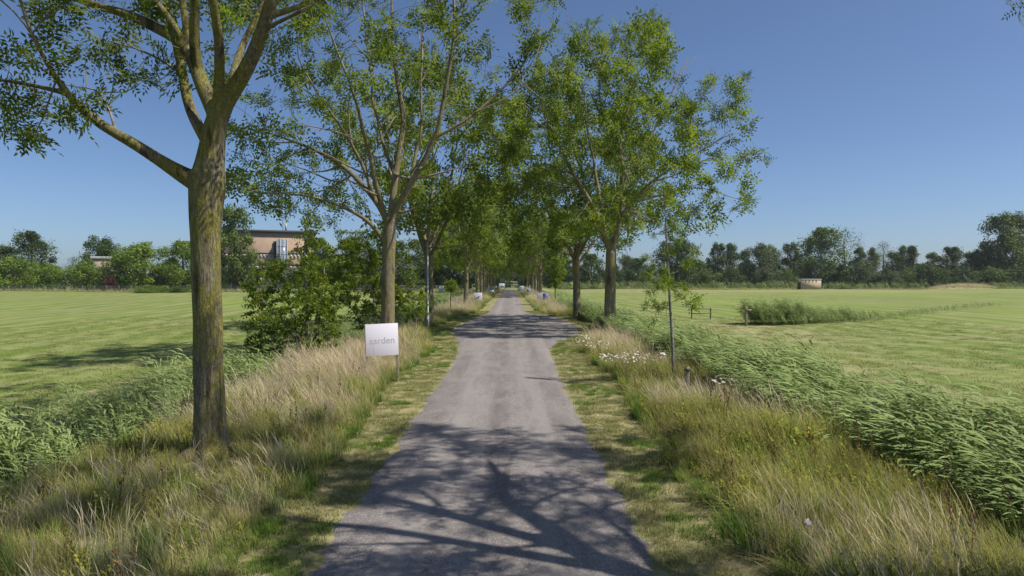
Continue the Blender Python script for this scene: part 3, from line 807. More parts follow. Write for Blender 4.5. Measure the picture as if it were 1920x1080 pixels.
# ---- further trees of the two rows
def avenue(seed, H, R, label, base, nlimb=6, fork=4.9, n=150, low=0.55, wide=0.5, tw=0.27, smin=1.0, smax=1.35):
    r = np.random.default_rng(seed); t = Tree(seed)
    lean = r.normal(0, 0.12, 2)
    t.limb([(0, 0, 0), (0, 0, 0.5), (lean[0] * 0.5, lean[1] * 0.5, fork * 0.5), (lean[0], lean[1], fork)], 0, 0, step=0.35, rads=[tw * 1.35, tw * 1.1, tw, tw * 0.95])
    top = len(t.P) - 1
    for k in range(nlimb):
        a = k * 2 * math.pi / nlimb + r.uniform(-0.4, 0.4); tilt = r.uniform(0.25, 0.75) if k else 0.05
        st = top - int(r.integers(0, 4)); Lh = (H - fork) * r.uniform(0.5, 0.78)
        p0 = np.array(t.P[st]); pts = []
        for q in (0.15, 0.4, 0.7, 1.0):
            o = Lh * q; tt = tilt * (1.25 - 0.45 * q)
            pts.append(p0 + np.array([math.cos(a) * math.sin(tt) * o, math.sin(a) * math.sin(tt) * o, math.cos(tt) * o]))
        t.limb(pts, tw * r.uniform(0.42, 0.62), 0.03, st, 0.35)
    t.sides(22, L0=1.4, L1=3.2)
    zz = vase(r, n, (lean[0], lean[1]), fork + 0.4, H, R, low, wide)
    t.grow(clumps(r, zz, 0.36, 10), step=0.36, kill=0.5, infl=7, iters=60, inertia=0.6, up=0.12, zmin=fork - 0.5)
    return finish(t, "ash_tree", (0, 0, 0), label, G_AV, sp_far, MAT['ash_leaf'], MAT['bark'], seed, thr=0.05, prob=0.06, smin=smin * 0.95, smax=smax * 1.05)

va = avenue(31, 16.5, 6.0, "", None, 6, 5.2)
va.location = (-5.05, 43, 0); va["label"] = "dark ash trunk directly behind the tall street lamp on the left"
vb = avenue(32, 15.5, 6.6, "", None, 7, 4.9, 165, 0.6, 0.42)
vb.location = (5.0, 50.5, 0); vb.rotation_euler.z = 2.2; vb["label"] = "slimmer ash trunk just left of the broad forked ash, right side of the lane"
vc = avenue(33, 14.5, 5.6, "", None, 6, 4.2, 140, 0.7, 0.4, 0.24)
vc.location = (-4.8, 74, 0); vc.rotation_euler.z = 0.5; vc["label"] = "pale leaning ash trunk just left of the white sign with a dark emblem"
vd = avenue(34, 15.5, 6.0, "", None, 5, 4.6, 150, 0.6, 0.45, 0.26)
vd.location = (5.15, 115, 0); vd["label"] = "ash tree right behind the white and navy sign"
src = [va, vb, vc, vd]
ordl = ["fifth", "sixth", "seventh", "eighth", "ninth", "tenth", "eleventh", "twelfth", "thirteenth", "fourteenth"]
r = np.random.default_rng(9)
for k, d in enumerate([100, 112, 126, 140, 155, 170, 185, 199]):
    copy_tree(src[(k * 3 + 1) % 4], (-4.85 + r.uniform(-0.2, 0.2), d, 0), r.uniform(0, 6.28), r.uniform(0.92, 1.08), "%s ash tree from the camera in the row left of the lane" % ordl[k], G_AV)
for k, d in enumerate([128, 141, 155, 168, 182, 196]):
    copy_tree(src[(k * 3 + 2) % 4], (5.15 + r.uniform(-0.2, 0.2), d, 0), r.uniform(0, 6.28), r.uniform(0.92, 1.08), "%s ash tree from the camera in the row right of the lane" % ordl[k], G_AV)

# ---- young trees and shrubs
sp_alder = simple_sprigs(6, 4, 22, 0.36, 0.09, 0.07)
def young(seed, name, base, stems, zz, label, spread, per, sprigs, mat, bark, cat="tree", group=None, kill=0.2, step=0.16, smin=0.8, smax=1.2, prob=0.8, zmin=0.3, thr=0.02):
    t = Tree(seed); ids = []
    for pts, a, b, root in stems:
        st = None if root is None else t.nearest(root)
        t.limb(pts, a, b, st, 0.18, wob=0.008)
    r = np.random.default_rng(seed)
    t.grow(clumps(r, zz, spread, per), step=step, kill=kill, infl=4, iters=60, inertia=0.4, up=0.15, zmin=zmin)
    return finish(t, name, base, label, group, sprigs, mat, bark, seed, thr=thr, prob=prob, rmax=0.012, smin=smin, smax=smax, cat=cat)

# sapling with a slender pale stem
D = 19.5
stem = LP([(1266, 726), (1263, 690), (1259, 600), (1254, 520), (1249, 440), (1246, 380), (1243, 340)], D)
zz = np.array([P(x, y, D + d) for x, y, d in [(1262, 470, .2), (1280, 450, -.3), (1235, 480, .3), (1225, 510, -.3), (1290, 500, .3), (1300, 470, -.4), (1215, 580, -.3), (1228, 600, .2), (1240, 575, .4), (1285, 570, -.3), (1305, 555, .3), (1270, 545, .5), (1240, 545, -.5), (1250, 420, .2), (1265, 430, -.2), (1235, 440, .1), (1245, 380, .1), (1242, 350, 0), (1290, 540, 0), (1220, 555, .3), (1250, 500, -.6), (1260, 520, .6), (1255, 390, .2), (1215, 490, 0)]])
young(41, "sapling", P(1266, 726, D), [(stem, 0.055, 0.014, None)], zz, "slender young tree with a thin pale stem between verge and reeds on the right", 0.10, 5, sp_mid, MAT['alder_leaf'], MAT['bark_pale'], "sapling", prob=0.22, smin=0.35, smax=0.55, zmin=1.6)
# bushy alder beside the first trunk
D = 23.0
b = P(575, 692, D)
def sh(x, y, d=0.0): return P(x, y, 23.0 + d)
stems = [([sh(573, 692), sh(573, 668), sh(577, 620), sh(574, 550), sh(570, 480), sh(575, 430)], 0.075, 0.02, None), ([sh(583, 665, .2), sh(590, 620, .3), sh(600, 560, .5), sh(610, 500, .6)], 0.05, 0.015, sh(573, 690)),
         ([sh(560, 645, -.3), sh(530, 600, -.5), sh(490, 560, -.7)], 0.04, 0.012, sh(573, 672)), ([sh(560, 640, .4), sh(545, 580, .8), sh(520, 520, 1.0)], 0.04, 0.012, sh(573, 668))]
r = np.random.default_rng(42)
zz = np.concatenate([ellipsoid_pts(r, 120, sh(548, 568), (1.72, 1.5, 1.5), 0.2), ellipsoid_pts(r, 14, sh(578, 445), (0.4, 0.5, 0.8), 0.1), ellipsoid_pts(r, 16, sh(600, 630), (0.7, 0.7, 0.6), 0.1), ellipsoid_pts(r, 16, sh(500, 640), (0.7, 0.6, 0.6), 0.1)])
young(42, "alder_shrub", b, stems, zz, "bushy bright green alder with pale stems beside the first big trunk", 0.15, 6, sp_alder, MAT['alder_leaf'], MAT['bark_pale'], "shrub", "young alders behind the left verge", prob=0.85, smin=0.8, smax=1.2)
# darker alder between the sign and the lamp
D = 29.0
def sh2(x, y, d=0.0): return P(x, y, 29.0 + d)
stems = [([sh2(702, 652), sh2(704, 600), sh2(700, 540), sh2(690, 480), sh2(680, 440)], 0.06, 0.015, None), ([sh2(690, 620, .3), sh2(660, 580, .6), sh2(630, 540, .9)], 0.04, 0.012, sh2(702, 645)), ([sh2(720, 590, -.3), sh2(750, 550, -.5), sh2(780, 530, -.6)], 0.035, 0.012, sh2(703, 630))]
r = np.random.default_rng(43)
zz = np.concatenate([ellipsoid_pts(r, 90, sh2(672, 540), (1.6, 1.5, 1.75), 0.2), ellipsoid_pts(r, 26, sh2(765, 570), (0.75, 0.9, 0.8), 0.2), ellipsoid_pts(r, 14, sh2(655, 460), (0.8, 0.6, 0.7), 0.2), ellipsoid_pts(r, 10, sh2(720, 480), (1.0, 0.6, 0.7), 0.2)])
young(43, "alder_shrub", sh2(702, 652), stems, zz, "leafy alder around the trunk behind the white sign, left of the lamp post", 0.17, 6, sp_alder, MAT['alder_leaf'], MAT['bark_pale'], "shrub", "young alders behind the left verge", prob=0.8, smin=0.85, smax=1.3)
# alder further along
r = np.random.default_rng(44)
def sh3(x, y, d=0.0): return P(x, y, 36.0 + d)
zz = np.concatenate([ellipsoid_pts(r, 70, sh3(612, 520), (1.7, 1.5, 1.7), 0.2)])
young(44, "alder_shrub", sh3(620, 628), [([sh3(620, 630), sh3(618, 590), sh3(612, 520), sh3(608, 470)], 0.07, 0.02, None)], zz, "rounded alder at the field edge behind the bushy bright green one", 0.18, 6, sp_alder, MAT['alder_leaf'], MAT['bark_pale'], "shrub", "young alders behind the left verge", prob=0.8, smin=1.0, smax=1.4)
# small round young tree on the left verge, and one on the right
r = np.random.default_rng(45)
def sh4(x, y, d=0.0): return P(x, y, 60.0 + d)
young(45, "sapling", sh4(845, 588), [([sh4(845, 588), sh4(845, 560), sh4(846, 535), sh4(846, 520)], 0.05, 0.02, None)], ellipsoid_pts(r, 36, sh4(847, 535), (0.62, 0.62, 0.6), 0.1), "small round-headed young tree on a thin stem on the left verge", 0.13, 5, sp_alder, MAT['alder_leaf'], MAT['bark_dark'], "sapling", smin=1.0, smax=1.4, zmin=1.2)
r = np.random.default_rng(46)
def sh5(x, y, d=0.0): return P(x, y, 80.0 + d)
young(46, "sapling", sh5(1041, 572), [([sh5(1041, 572), sh5(1041, 545), sh5(1041, 500), sh5(1042, 470)], 0.07, 0.02, None)], ellipsoid_pts(r, 60, sh5(1043, 505), (1.1, 1.1, 2.2), 0.1), "young narrow bright green tree right of the white and navy sign", 0.2, 6, sp_alder, MAT['alder_leaf'], MAT['bark_dark'], "sapling", smin=1.6, smax=2.2, zmin=1.2, kill=0.28, step=0.22)

# ---- far tree belts
def lobe_tree(seed, H, W, shape, nlobe=36, per=260, leaf=0.42, trunk=True, low=0.12, sparse=1.0):
    """Crown of many overlapping leaf clumps on a limbed trunk: round, tall, cone or bush."""
    r = np.random.default_rng(seed)
    Vs, Ts, Rs, base = [], [], [], 0
    cs = []
    while len(cs) < nlobe:
        f = r.random(); z = H * (low + (1 - low) * f)
        if shape == 'round': pr = math.sin(math.pi * (0.12 + 0.85 * f)) ** 0.6
        elif shape == 'tall': pr = (0.55 + 0.45 * math.sin(math.pi * min(1, f * 1.05))) * (1 - max(0, f - 0.8) * 2.5)
        elif shape == 'cone': pr = (1 - f) ** 0.8 * 0.95 + 0.08
        else: pr = math.sqrt(max(0, 1 - f * f)) * 0.95 + 0.05
        a = r.uniform(0, 2 * math.pi); q = W / 2 * pr * math.sqrt(r.uniform(0.02, 0.85))
        cs.append((q * math.cos(a), q * math.sin(a), z, pr))
    for (x, y, z, pr) in cs:
        lr = W * (r.uniform(0.07, 0.19) if shape in ('round', 'bush') else r.uniform(0.2, 0.3)) * (0.6 + 0.5 * pr)
        lz = lr * r.uniform(0.7, 1.1)
        n = max(30, int(per * sparse * r.uniform(0.5, 1.2)))
        d = norm(r.normal(0, 1, (n, 3)) + np.array([0, 0, 0.25]))
        c = np.array([x, y, min(z, H - lz * r.uniform(0.5, 2.2))]) + d * np.clip(np.abs(r.normal(0.82, 0.27, n)), 0.1, 1.6)[:, None] * np.array([lr, lr, lz])
        nd = norm(d + r.normal(0, 0.6, (n, 3)))
        u = norm(np.cross(nd, norm(r.normal(0, 1, (n, 3))))); w = np.cross(nd, u)
        s = leaf * r.uniform(0.5, 1.15, n)[:, None]
        V = np.stack([c - u * s * 0.5, c + w * s * 0.32, c + u * s * 0.6, c - w * s * 0.32], 1).reshape(-1, 3)
        i = np.arange(n) * 4
        Ts.append(np.concatenate([np.stack([i, i + 1, i + 2], 1), np.stack([i, i + 2, i + 3], 1)]) + base)
        rr = np.clip(r.normal(0.45, 0.16) + r.normal(0, 0.18, n), 0, 1)
        Rs.append(np.concatenate([rr, rr])); Vs.append(V); base += len(V)
    crown = (np.concatenate(Vs), np.concatenate(Ts), np.concatenate(Rs))
    g = Geo()
    tw = 0.022 * H + 0.05
    hz = H * (0.75 if shape != 'bush' else 0.5)
    bend = r.normal(0, 0.02 * H, 2)
    ax = lambda f: np.array([bend[0] * f * f, bend[1] * f * f, hz * f])
    g.tube([ax(f) for f in np.linspace(0, 1, 9)], tw * np.linspace(1.25, 0.2, 9), 8)
    for (x, y, z, pr) in cs[::2]:
        f0 = min(0.9, max(0.12, (z - math.hypot(x, y) * 0.8) / hz)); p0 = ax(f0); p1 = np.array([x, y, z])
        mid = p0 * 0.5 + p1 * 0.5 + np.array([0, 0, -0.06 * np.linalg.norm(p1 - p0)])
        g.tube([p0, mid, p1], tw * (1 - f0 * 0.8) * np.array([0.45, 0.3, 0.1]), 5, False)
    return crown, g

def far_tree(name, proto, mat, bark, loc, label, cat, group, rz=0.0, sc=(1, 1, 1)):
    crown_me, trunk_me = proto
    root = empty(name, loc, label, cat, group, rz); root.scale = sc
    ck = crown_me.name + mat
    if ck not in CR:
        m = crown_me.copy(); m.materials.clear(); m.materials.append(MAT[mat]); CR[ck] = m
    tk = trunk_me.name + bark
    if tk not in CR:
        m = trunk_me.copy(); m.materials.clear(); m.materials.append(MAT[bark]); CR[tk] = m
    link("trunk", CR[tk], root); link("crown", CR[ck], root)
    return root
CR = {}
def proto(seed, H, W, shape, **k):
    c, g = lobe_tree(seed, H, W, shape, **k)
    cm = make_mesh("crown_%d" % seed, c[0], c[1], None, [MAT['far_mid']], False, None, {"rnd": c[2]})
    tm = make_mesh("trunk_%d" % seed, np.concatenate(g.v), np.concatenate(g.t) if g.t else None, np.concatenate(g.q), [MAT['bark_dark']], True)
    return cm, tm
# prototypes are 10 m tall
PR = {
    'oak': [proto(61, 10, 8.5, 'round', nlobe=60, leaf=0.34, low=0.05), proto(62, 10, 9.0, 'round', nlobe=62, leaf=0.34, low=0.05), proto(63, 10, 7.0, 'round', nlobe=56, leaf=0.32, low=0.05)],
    'tall': [proto(64, 10, 3.9, 'tall', nlobe=50, per=200, leaf=0.26, low=0.06), proto(65, 10, 4.4, 'tall', nlobe=46, per=210, leaf=0.27, low=0.08)],
    'cone': [proto(66, 10, 3.6, 'cone', nlobe=44, per=180, leaf=0.26, low=0.06)],
    'bush': [proto(67, 10, 15, 'bush', nlobe=46, leaf=0.5, low=0.02), proto(68, 10, 12, 'bush', nlobe=42, leaf=0.48, low=0.02)],
    'bare': [proto(69, 10, 4.2, 'tall', nlobe=34, per=60, leaf=0.2, low=0.3)],
}
# (photo x of the middle, photo y of the top, width in photo px, distance, shape, variant, leaf, bark, label)
RIGHT = [
 (1108, 476, 46, 215, 'oak', 0, 'far_dark', 'bark_dark', "dark tree seen between the two right-hand avenue trunks"),
 (1092, 500, 26, 225, 'oak', 2, 'far_mid', 'bark_dark', "low mid green tree just left of the slimmer right avenue trunk"),
 (1172, 478, 34, 250, 'oak', 1, 'far_grey', 'bark_dark', "hazy grey green tree just right of the forked avenue trunk"),
 (1198, 484, 52, 235, 'oak', 0, 'far_dark', 'bark_dark', "low dark tree left of the slender sapling's stem"),
 (1268, 444, 66, 235, 'oak', 1, 'far_dark', 'bark_dark', "big dark tree behind the slender sapling's top"),
 (1312, 488, 34, 250, 'tall', 1, 'far_mid', 'bark_dark', "short mid green tree right of the big dark tree behind the sapling"),
 (1346, 456, 32, 240, 'oak', 2, 'far_dark', 'bark_dark', "dark upright tree, first of the far pair left of the grey willow"),
 (1370, 457, 24, 244, 'tall', 0, 'far_dark', 'bark_dark', "narrow dark tree, second of the far pair left of the grey willow"),
 (1396, 470, 30, 250, 'oak', 2, 'far_dark', 'bark_dark', "dark tree tucked against the grey willow's left side"),
 (1426, 457, 54, 236, 'oak', 1, 'far_grey', 'bark_dark', "broad grey green willow in the far belt left of the brick hut"),
 (1448, 461, 26, 246, 'tall', 1, 'far_mid', 'bark_dark', "mid green tree rising behind the grey willow's right shoulder"),
 (1483, 456, 36, 240, 'oak', 2, 'far_dark', 'bark_dark', "dark round tree just left of the tall poplar"),
 (1540, 427, 74, 246, 'oak', 0, 'far_mid', 'bark_pale', "tall broad poplar behind the brick hut"),
 (1586, 422, 38, 252, 'bare', 0, 'far_grey', 'bark_pale', "pale thin nearly bare tree right of the tall poplar"),
 (1613, 464, 30, 240, 'oak', 2, 'far_dark', 'bark_dark', "dark tree just right of the pale nearly bare tree"),
 (1636, 465, 16, 246, 'tall', 0, 'far_mid', 'bark_dark', "thin green tree left of the sparse pale pointed tree"),
 (1657, 448, 28, 250, 'bare', 0, 'far_grey', 'bark_pale', "sparse pale pointed tree in the right far belt"),
 (1676, 472, 22, 242, 'tall', 1, 'far_dark', 'bark_dark', "short dark tree right of the sparse pale pointed tree"),
 (1694, 461, 18, 250, 'tall', 0, 'far_mid', 'bark_dark', "slim green spire left of the dark cone-shaped tree"),
 (1712, 459, 26, 238, 'cone', 0, 'far_dark', 'bark_dark', "dark cone-shaped tree in the right far belt"),
 (1750, 474, 38, 246, 'oak', 2, 'far_mid', 'bark_dark', "loose-topped tree behind the big round dark bush"),
 (1786, 463, 46, 240, 'oak', 0, 'far_dark', 'bark_dark', "round-topped dark tree right of the big round dark bush"),
 (1822, 473, 34, 246, 'oak', 2, 'far_dark', 'bark_dark', "lower dark tree left of the tall pair at the right edge"),
 (1848, 460, 40, 240, 'oak', 1, 'far_dark', 'bark_dark', "dark tree against the foot of the tall pair at the right edge"),
 (1878, 402, 66, 238, 'oak', 2, 'far_mid', 'bark_dark', "left and fuller of the tall pair at the right edge"),
 (1918, 401, 50, 240, 'tall', 1, 'far_grey', 'bark_pale', "right of the tall pair, with bare pale limbs, cut by the frame"),
 (1985, 440, 70, 242, 'oak', 0, 'far_dark', 'bark_dark', None),
 (2060, 450, 70, 242, 'oak', 1, 'far_mid', 'bark_dark', None),
 (1150, 497, 40, 228, 'bush', 1, 'far_dark', 'bark_dark', "dark bush at the far field edge right of the forked trunk"),
 (1222, 500, 44, 224, 'bush', 0, 'far_mid', 'bark_dark', "mid green bush at the far field edge by the sapling's stem"),
 (1326, 503, 50, 226, 'bush', 1, 'far_mid', 'bark_dark', "green bush below the far dark pair of trees"),
 (1372, 500, 46, 228, 'bush', 0, 'far_dark', 'bark_dark', "dark bush left of the grey willow's foot"),
 (1440, 497, 48, 226, 'bush', 1, 'far_grey', 'bark_dark', "grey green bush at the grey willow's right foot"),
 (1472, 503, 40, 230, 'bush', 0, 'far_mid', 'bark_dark', "green bush just left of the brick hut"),
 (1580, 496, 60, 232, 'bush', 1, 'far_dark', 'bark_dark', "dark bush just right of the brick hut"),
 (1620, 488, 56, 230, 'bush', 0, 'far_grey', 'bark_dark', "silvery bush below the pale nearly bare tree"),
 (1662, 504, 44, 226, 'bush', 1, 'far_grey', 'bark_dark', "low silvery bush left of the dark cone-shaped tree"),
 (1700, 508, 40, 226, 'bush', 0, 'far_mid', 'bark_dark', "low green bush at the foot of the dark cone-shaped tree"),
 (1742, 492, 62, 226, 'bush', 1, 'far_dark', 'bark_dark', "big round dark bush in the right far belt"),
 (1805, 505, 60, 230, 'bush', 0, 'far_dark', 'bark_dark', "low dark bush behind the dry grass mound"),
 (1862, 500, 60, 230, 'bush', 1, 'far_mid', 'bark_dark', "green bush at the foot of the fuller tall tree"),
 (1910, 498, 60, 230, 'bush', 0, 'far_dark', 'bark_dark', "dark bush at the right edge of the far belt"),
 (1405, 500, 44, 250, 'bush', 0, 'far_dark', 'bark_dark', "dark bush behind the grey willow"),
 (1520, 486, 60, 256, 'bush', 0, 'far_dark', 'bark_dark', "dark bush behind the brick hut under the poplar"),
 (1275, 492, 60, 250, 'bush', 1, 'far_dark', 'bark_dark', "dark undergrowth below the big dark tree"),
]
LEFT = [
 (12, 462, 70, 185, 'oak', 2, 'far_dark', 'bark_dark', "dark tree cut by the left edge beyond the fence"),
 (62, 434, 62, 195, 'oak', 0, 'far_dark', 'bark_dark', "tallest dark oak at the far left beyond the fence"),
 (30, 484, 90, 178, 'bush', 0, 'far_bright', 'bark_dark', "broad green bush in front of the dark oak at the left edge"),
 (95, 493, 60, 178, 'bush', 1, 'far_bright', 'bark_dark', "green bush right of the tallest dark oak's foot"),
 (141, 478, 24, 190, 'bare', 0, 'far_dark', 'bark_dark', "thin sparse tree in the gap right of the tallest dark oak"),
 (187, 444, 62, 200, 'oak', 1, 'far_dark', 'bark_dark', "dark tree rising behind the pale flat roof"),
 (165, 488, 66, 180, 'bush', 1, 'far_bright', 'bark_dark', "rounded bush in front of the pale flat roof"),
 (218, 484, 50, 182, 'bush', 0, 'far_mid', 'bark_dark', "olive bush between pale roof and bright green tree"),
 (272, 456, 96, 180, 'oak', 1, 'far_bright', 'bark_dark', "broad bright green tree beyond the fence left of the big trunk"),
 (345, 452, 70, 184, 'oak', 0, 'far_bright', 'bark_dark', "bright green tree cut by the big mossy trunk"),
 (320, 490, 60, 190, 'bush', 0, 'far_dark', 'bark_dark', "dark bush between the two bright green trees"),
 (208, 516, 22, 172, 'bush', 1, 'far_red', 'bark_dark', "small red-brown shrub on the fence"),
 (285, 535, 60, 163, 'bush', 0, 'far_bright', 'bark_dark', "long low bright bramble in front of the fence"),
 (335, 537, 40, 163, 'bush', 1, 'far_mid', 'bark_dark', "low bramble in front of the fence by the big trunk"),
 (440, 388, 66, 170, 'oak', 2, 'far_mid', 'bark_dark', "tall airy tree in front of the brick building's left half"),
 (415, 505, 26, 180, 'bush', 1, 'far_dark', 'bark_dark', "dark bush at the foot of the brick building"),
 (598, 448, 44, 178, 'oak', 2, 'far_dark', 'bark_dark', "dark blue-green tree at the brick building's right end"),
 (585, 512, 50, 175, 'bush', 0, 'far_dark', 'bark_dark', "dark bush below the brick building's stair tower"),
 (668, 440, 60, 178, 'oak', 1, 'far_mid', 'bark_dark', "mid green tree right of the lower brick wing"),
 (735, 452, 70, 172, 'oak', 0, 'far_dark', 'bark_dark', "dark tree beyond the fence behind the second avenue trunk"),
 (790, 448, 60, 182, 'oak', 2, 'far_mid', 'bark_dark', "mid green tree beyond the fence behind the lamp post"),
 (842, 452, 60, 178, 'oak', 1, 'far_dark', 'bark_dark', "dark tree beyond the fence behind the round-headed young tree"),
 (700, 505, 60, 174, 'bush', 1, 'far_dark', 'bark_dark', "dark bush at the fence left of the lamp post"),
 (770, 508, 60, 176, 'bush', 0, 'far_mid', 'bark_dark', "green bush at the fence behind the lamp post"),
 (880, 470, 40, 215, 'oak', 0, 'far_dark', 'bark_dark', "dark tree at the end of the left avenue row"),
 (-60, 450, 90, 185, 'oak', 1, 'far_dark', 'bark_dark', None),
 (-140, 460, 90, 185, 'oak', 0, 'far_mid', 'bark_dark', None),
]
END = [
 (925, 470, 34, 240, 'oak', 1, 'far_dark', 'bark_dark', "dark tree closing the end of the lane on the left"),
 (956, 462, 36, 262, 'oak', 0, 'far_mid', 'bark_dark', "tree straight behind the barrier at the end of the lane"),
 (990, 470, 36, 240, 'oak', 2, 'far_dark', 'bark_dark', "dark tree closing the end of the lane on the right"),
 (1030, 480, 46, 235, 'oak', 1, 'far_mid', 'bark_dark', "mid green tree behind the right avenue row's far end"),
 (1062, 486, 40, 230, 'oak', 2, 'far_dark', 'bark_dark', "dark tree behind the narrow young tree right of the lane"),
 (940, 512, 20, 236, 'bush', 0, 'far_dark', 'bark_dark', "dark bush left of the barrier at the lane's end"),
 (974, 512, 20, 236, 'bush', 1, 'far_dark', 'bark_dark', "dark bush right of the barrier at the lane's end"),
]
rr = random.Random(3)
# woodland mass closing the view behind the single trees
def wood_mass(name, path, H, depth, label, mat, seed):
    r = np.random.default_rng(seed); Vs, Ts, Rs, base = [], [], [], 0
    A_ = np.array(path, float); d = np.concatenate([[0], np.cumsum(np.linalg.norm(np.diff(A_, axis=0), axis=1))])
    for k in range(int(d[-1] / 1.5)):
        u = r.uniform(0, d[-1]); x = np.interp(u, d, A_[:, 0]); y = np.interp(u, d, A_[:, 1]) + r.uniform(0, depth)
        top = H * (0.75 + 0.35 * vnoise(x, y, 0.05, seed)); z = r.uniform(0.1, 1.0) * top
        lr = r.uniform(1.6, 2.8); n = 150
        dd = norm(r.normal(0, 1, (n, 3)) + np.array([0, 0, 0.25])); c = np.array([x, y, z]) + dd * np.clip(np.abs(r.normal(0.82, 0.27, n)), 0.1, 1.6)[:, None] * lr
        nd = norm(dd + r.normal(0, 0.6, (n, 3))); uu = norm(np.cross(nd, norm(r.normal(0, 1, (n, 3))))); w = np.cross(nd, uu)
        s_ = 0.85 * r.uniform(0.5, 1.15, n)[:, None]
        V_ = np.stack([c - uu * s_ * 0.5, c + w * s_ * 0.32, c + uu * s_ * 0.6, c - w * s_ * 0.32], 1).reshape(-1, 3); i = np.arange(n) * 4
        Ts.append(np.concatenate([np.stack([i, i + 1, i + 2], 1), np.stack([i, i + 2, i + 3], 1)]) + base)
        q_ = np.clip(r.normal(0.45, 0.16) + r.normal(0, 0.18, n), 0, 1); Rs.append(np.concatenate([q_, q_])); Vs.append(V_); base += len(V_)
    o = link(name, make_mesh(name, np.concatenate(Vs), np.concatenate(Ts), None, [MAT[mat]], False, None, {"rnd": np.concatenate(Rs)}))
    return tag(o, label, "woodland", kind="stuff")
wood_mass("woodland", [(18, 252), (60, 258), (215, 262)], 10.5, 7, "unbroken dark undergrowth of the far belt behind the brick hut", 'far_dark', 71)
wood_mass("woodland", [(-150, 192), (-70, 196)], 5.5, 6, "dark scrub behind the fence at the far left", 'far_dark', 72)
wood_mass("woodland", [(-64, 186), (-8, 205)], 8.0, 7, "dark scrub beyond the fence behind the left avenue row", 'far_dark', 73)
wood_mass("woodland", [(-14, 244), (0, 240), (20, 250)], 10.5, 9, "dark thicket closing the view at the end of the lane", 'far_dark', 74)
for belt, grp in ((RIGHT, "trees of the far belt on the right"), (LEFT, "trees beyond the fence on the left"), (END, "trees closing the end of the lane")):
    for (x, ytop, w, D, shp, v, mat, bark, label) in belt:
        if label is None: continue
        top = P(x, ytop, D); Hm = top[2]; Wm = w / F * D
        pw = {'oak': (8.5, 9.0, 7.0), 'tall': (3.9, 4.4), 'cone': (3.6,), 'bush': (15, 12), 'bare': (4.2,)}[shp][v]
        sxy = Wm / pw * (1.45 if shp in ('tall', 'cone') else 1.3)
        nm = {'oak': "broadleaf_tree", 'tall': "slender_tree", 'cone': "conical_tree", 'bush': "bush", 'bare': "sparse_tree"}[shp]
        z0 = float(height(top[0], D))
        far_tree(nm, PR[shp][v], mat, bark, (top[0], D, z0), label, "bush" if shp == 'bush' else "tree", grp, rr.uniform(0, 6.28), (sxy, sxy, (Hm - z0) / 10.0))

# ------------------------------------------------------------------ grass, reeds, flowers
def blade(B, x, y, h, w, az, lean, segs=3, pw=1.8, face=None, prof=None, rnd=0.5, z0=0.0, t0=0.0, t1=1.0):
    """One bent blade: az is the way it leans, lean its sideways reach as a share of its height."""
    V, Q, T, tt, rr_ = B
    fa = az + math.pi / 2 if face is None else face
    sx, sy = math.cos(fa), math.sin(fa)
    i0 = len(V)
    for k in range(segs + 1):
        s = k / segs
        hor = h * lean * s ** pw; z = z0 + h * s * (1 - 0.28 * lean * s)
        ww = w * (prof(s) if prof else (1 - s) ** 0.6) * 0.5
        cx, cy = x + math.cos(az) * hor, y + math.sin(az) * hor
        if k < segs or prof:
            V += [(cx - sx * ww, cy - sy * ww, z), (cx + sx * ww, cy + sy * ww, z)]; tt += [t0 + (t1 - t0) * s] * 2; rr_ += [rnd] * 2
        else:
            V += [(cx, cy, z)]; tt += [t1]; rr_ += [rnd]
    for k in range(segs):
        a = i0 + 2 * k
        if k < segs - 1 or prof: Q.append((a, a + 1, a + 3, a + 2))
        else: T.append((a, a + 1, a + 2))
def new(): return ([], [], [], [], [])
def done(B, name, mat, coll):
    me = make_mesh(name, B[0], B[2], B[1], [mat], True, {"t": B[3], "rnd": B[4]})
    o = bpy.data.objects.new(name, me); coll.objects.link(o)

def library(name, makers):
    c = bpy.data.collections.new(name)
    for k, (fn, mat) in enumerate(makers):
        B = new(); fn(B, random.Random(hash((name, k)) % 1000 if False else k * 17 + len(name))); done(B, "%s_%02d" % (name, k), mat, c)
    return c

W_AZ = math.pi                                   # the wind blows to the left
def az(R_, sp=0.7): return W_AZ + R_.gauss(0, sp)

def mk_dry(n, h0, h1, rad):
    def f(B, R_):
        for _ in range(n):                       # flowering stems with feathery heads
            a, q = R_.uniform(0, 6.28), rad * math.sqrt(R_.random()); h = R_.uniform(h0, h1)
            blade(B, q * math.cos(a), q * math.sin(a), h, 0.0095, az(R_, 0.5), R_.uniform(0.2, 0.6), 5, 1.7, R_.uniform(0, 3.14),
                  (lambda s: 0.26 if s < 0.74 else (0.95 if s < 0.95 else 0.1)), R_.random())
        for _ in range(int(n * 0.9)):            # blades
            a, q = R_.uniform(0, 6.28), rad * math.sqrt(R_.random())
            blade(B, q * math.cos(a), q * math.sin(a), R_.uniform(h0, h1) * 0.6, 0.008, az(R_, 1.1), R_.uniform(0.2, 0.9), 3, 1.8, None, None, R_.random(), t1=0.75)
    return f
def mk_green(n, h0, h1, rad, w=0.011, sp=1.2, ln=(0.15, 0.75)):
    def f(B, R_):
        for _ in range(n):
            a, q = R_.uniform(0, 6.28), rad * math.sqrt(R_.random())
            blade(B, q * math.cos(a), q * math.sin(a), R_.uniform(h0, h1), w * R_.uniform(0.7, 1.3), az(R_, sp), R_.uniform(*ln), 3, 1.8, None, None, R_.random())
    return f
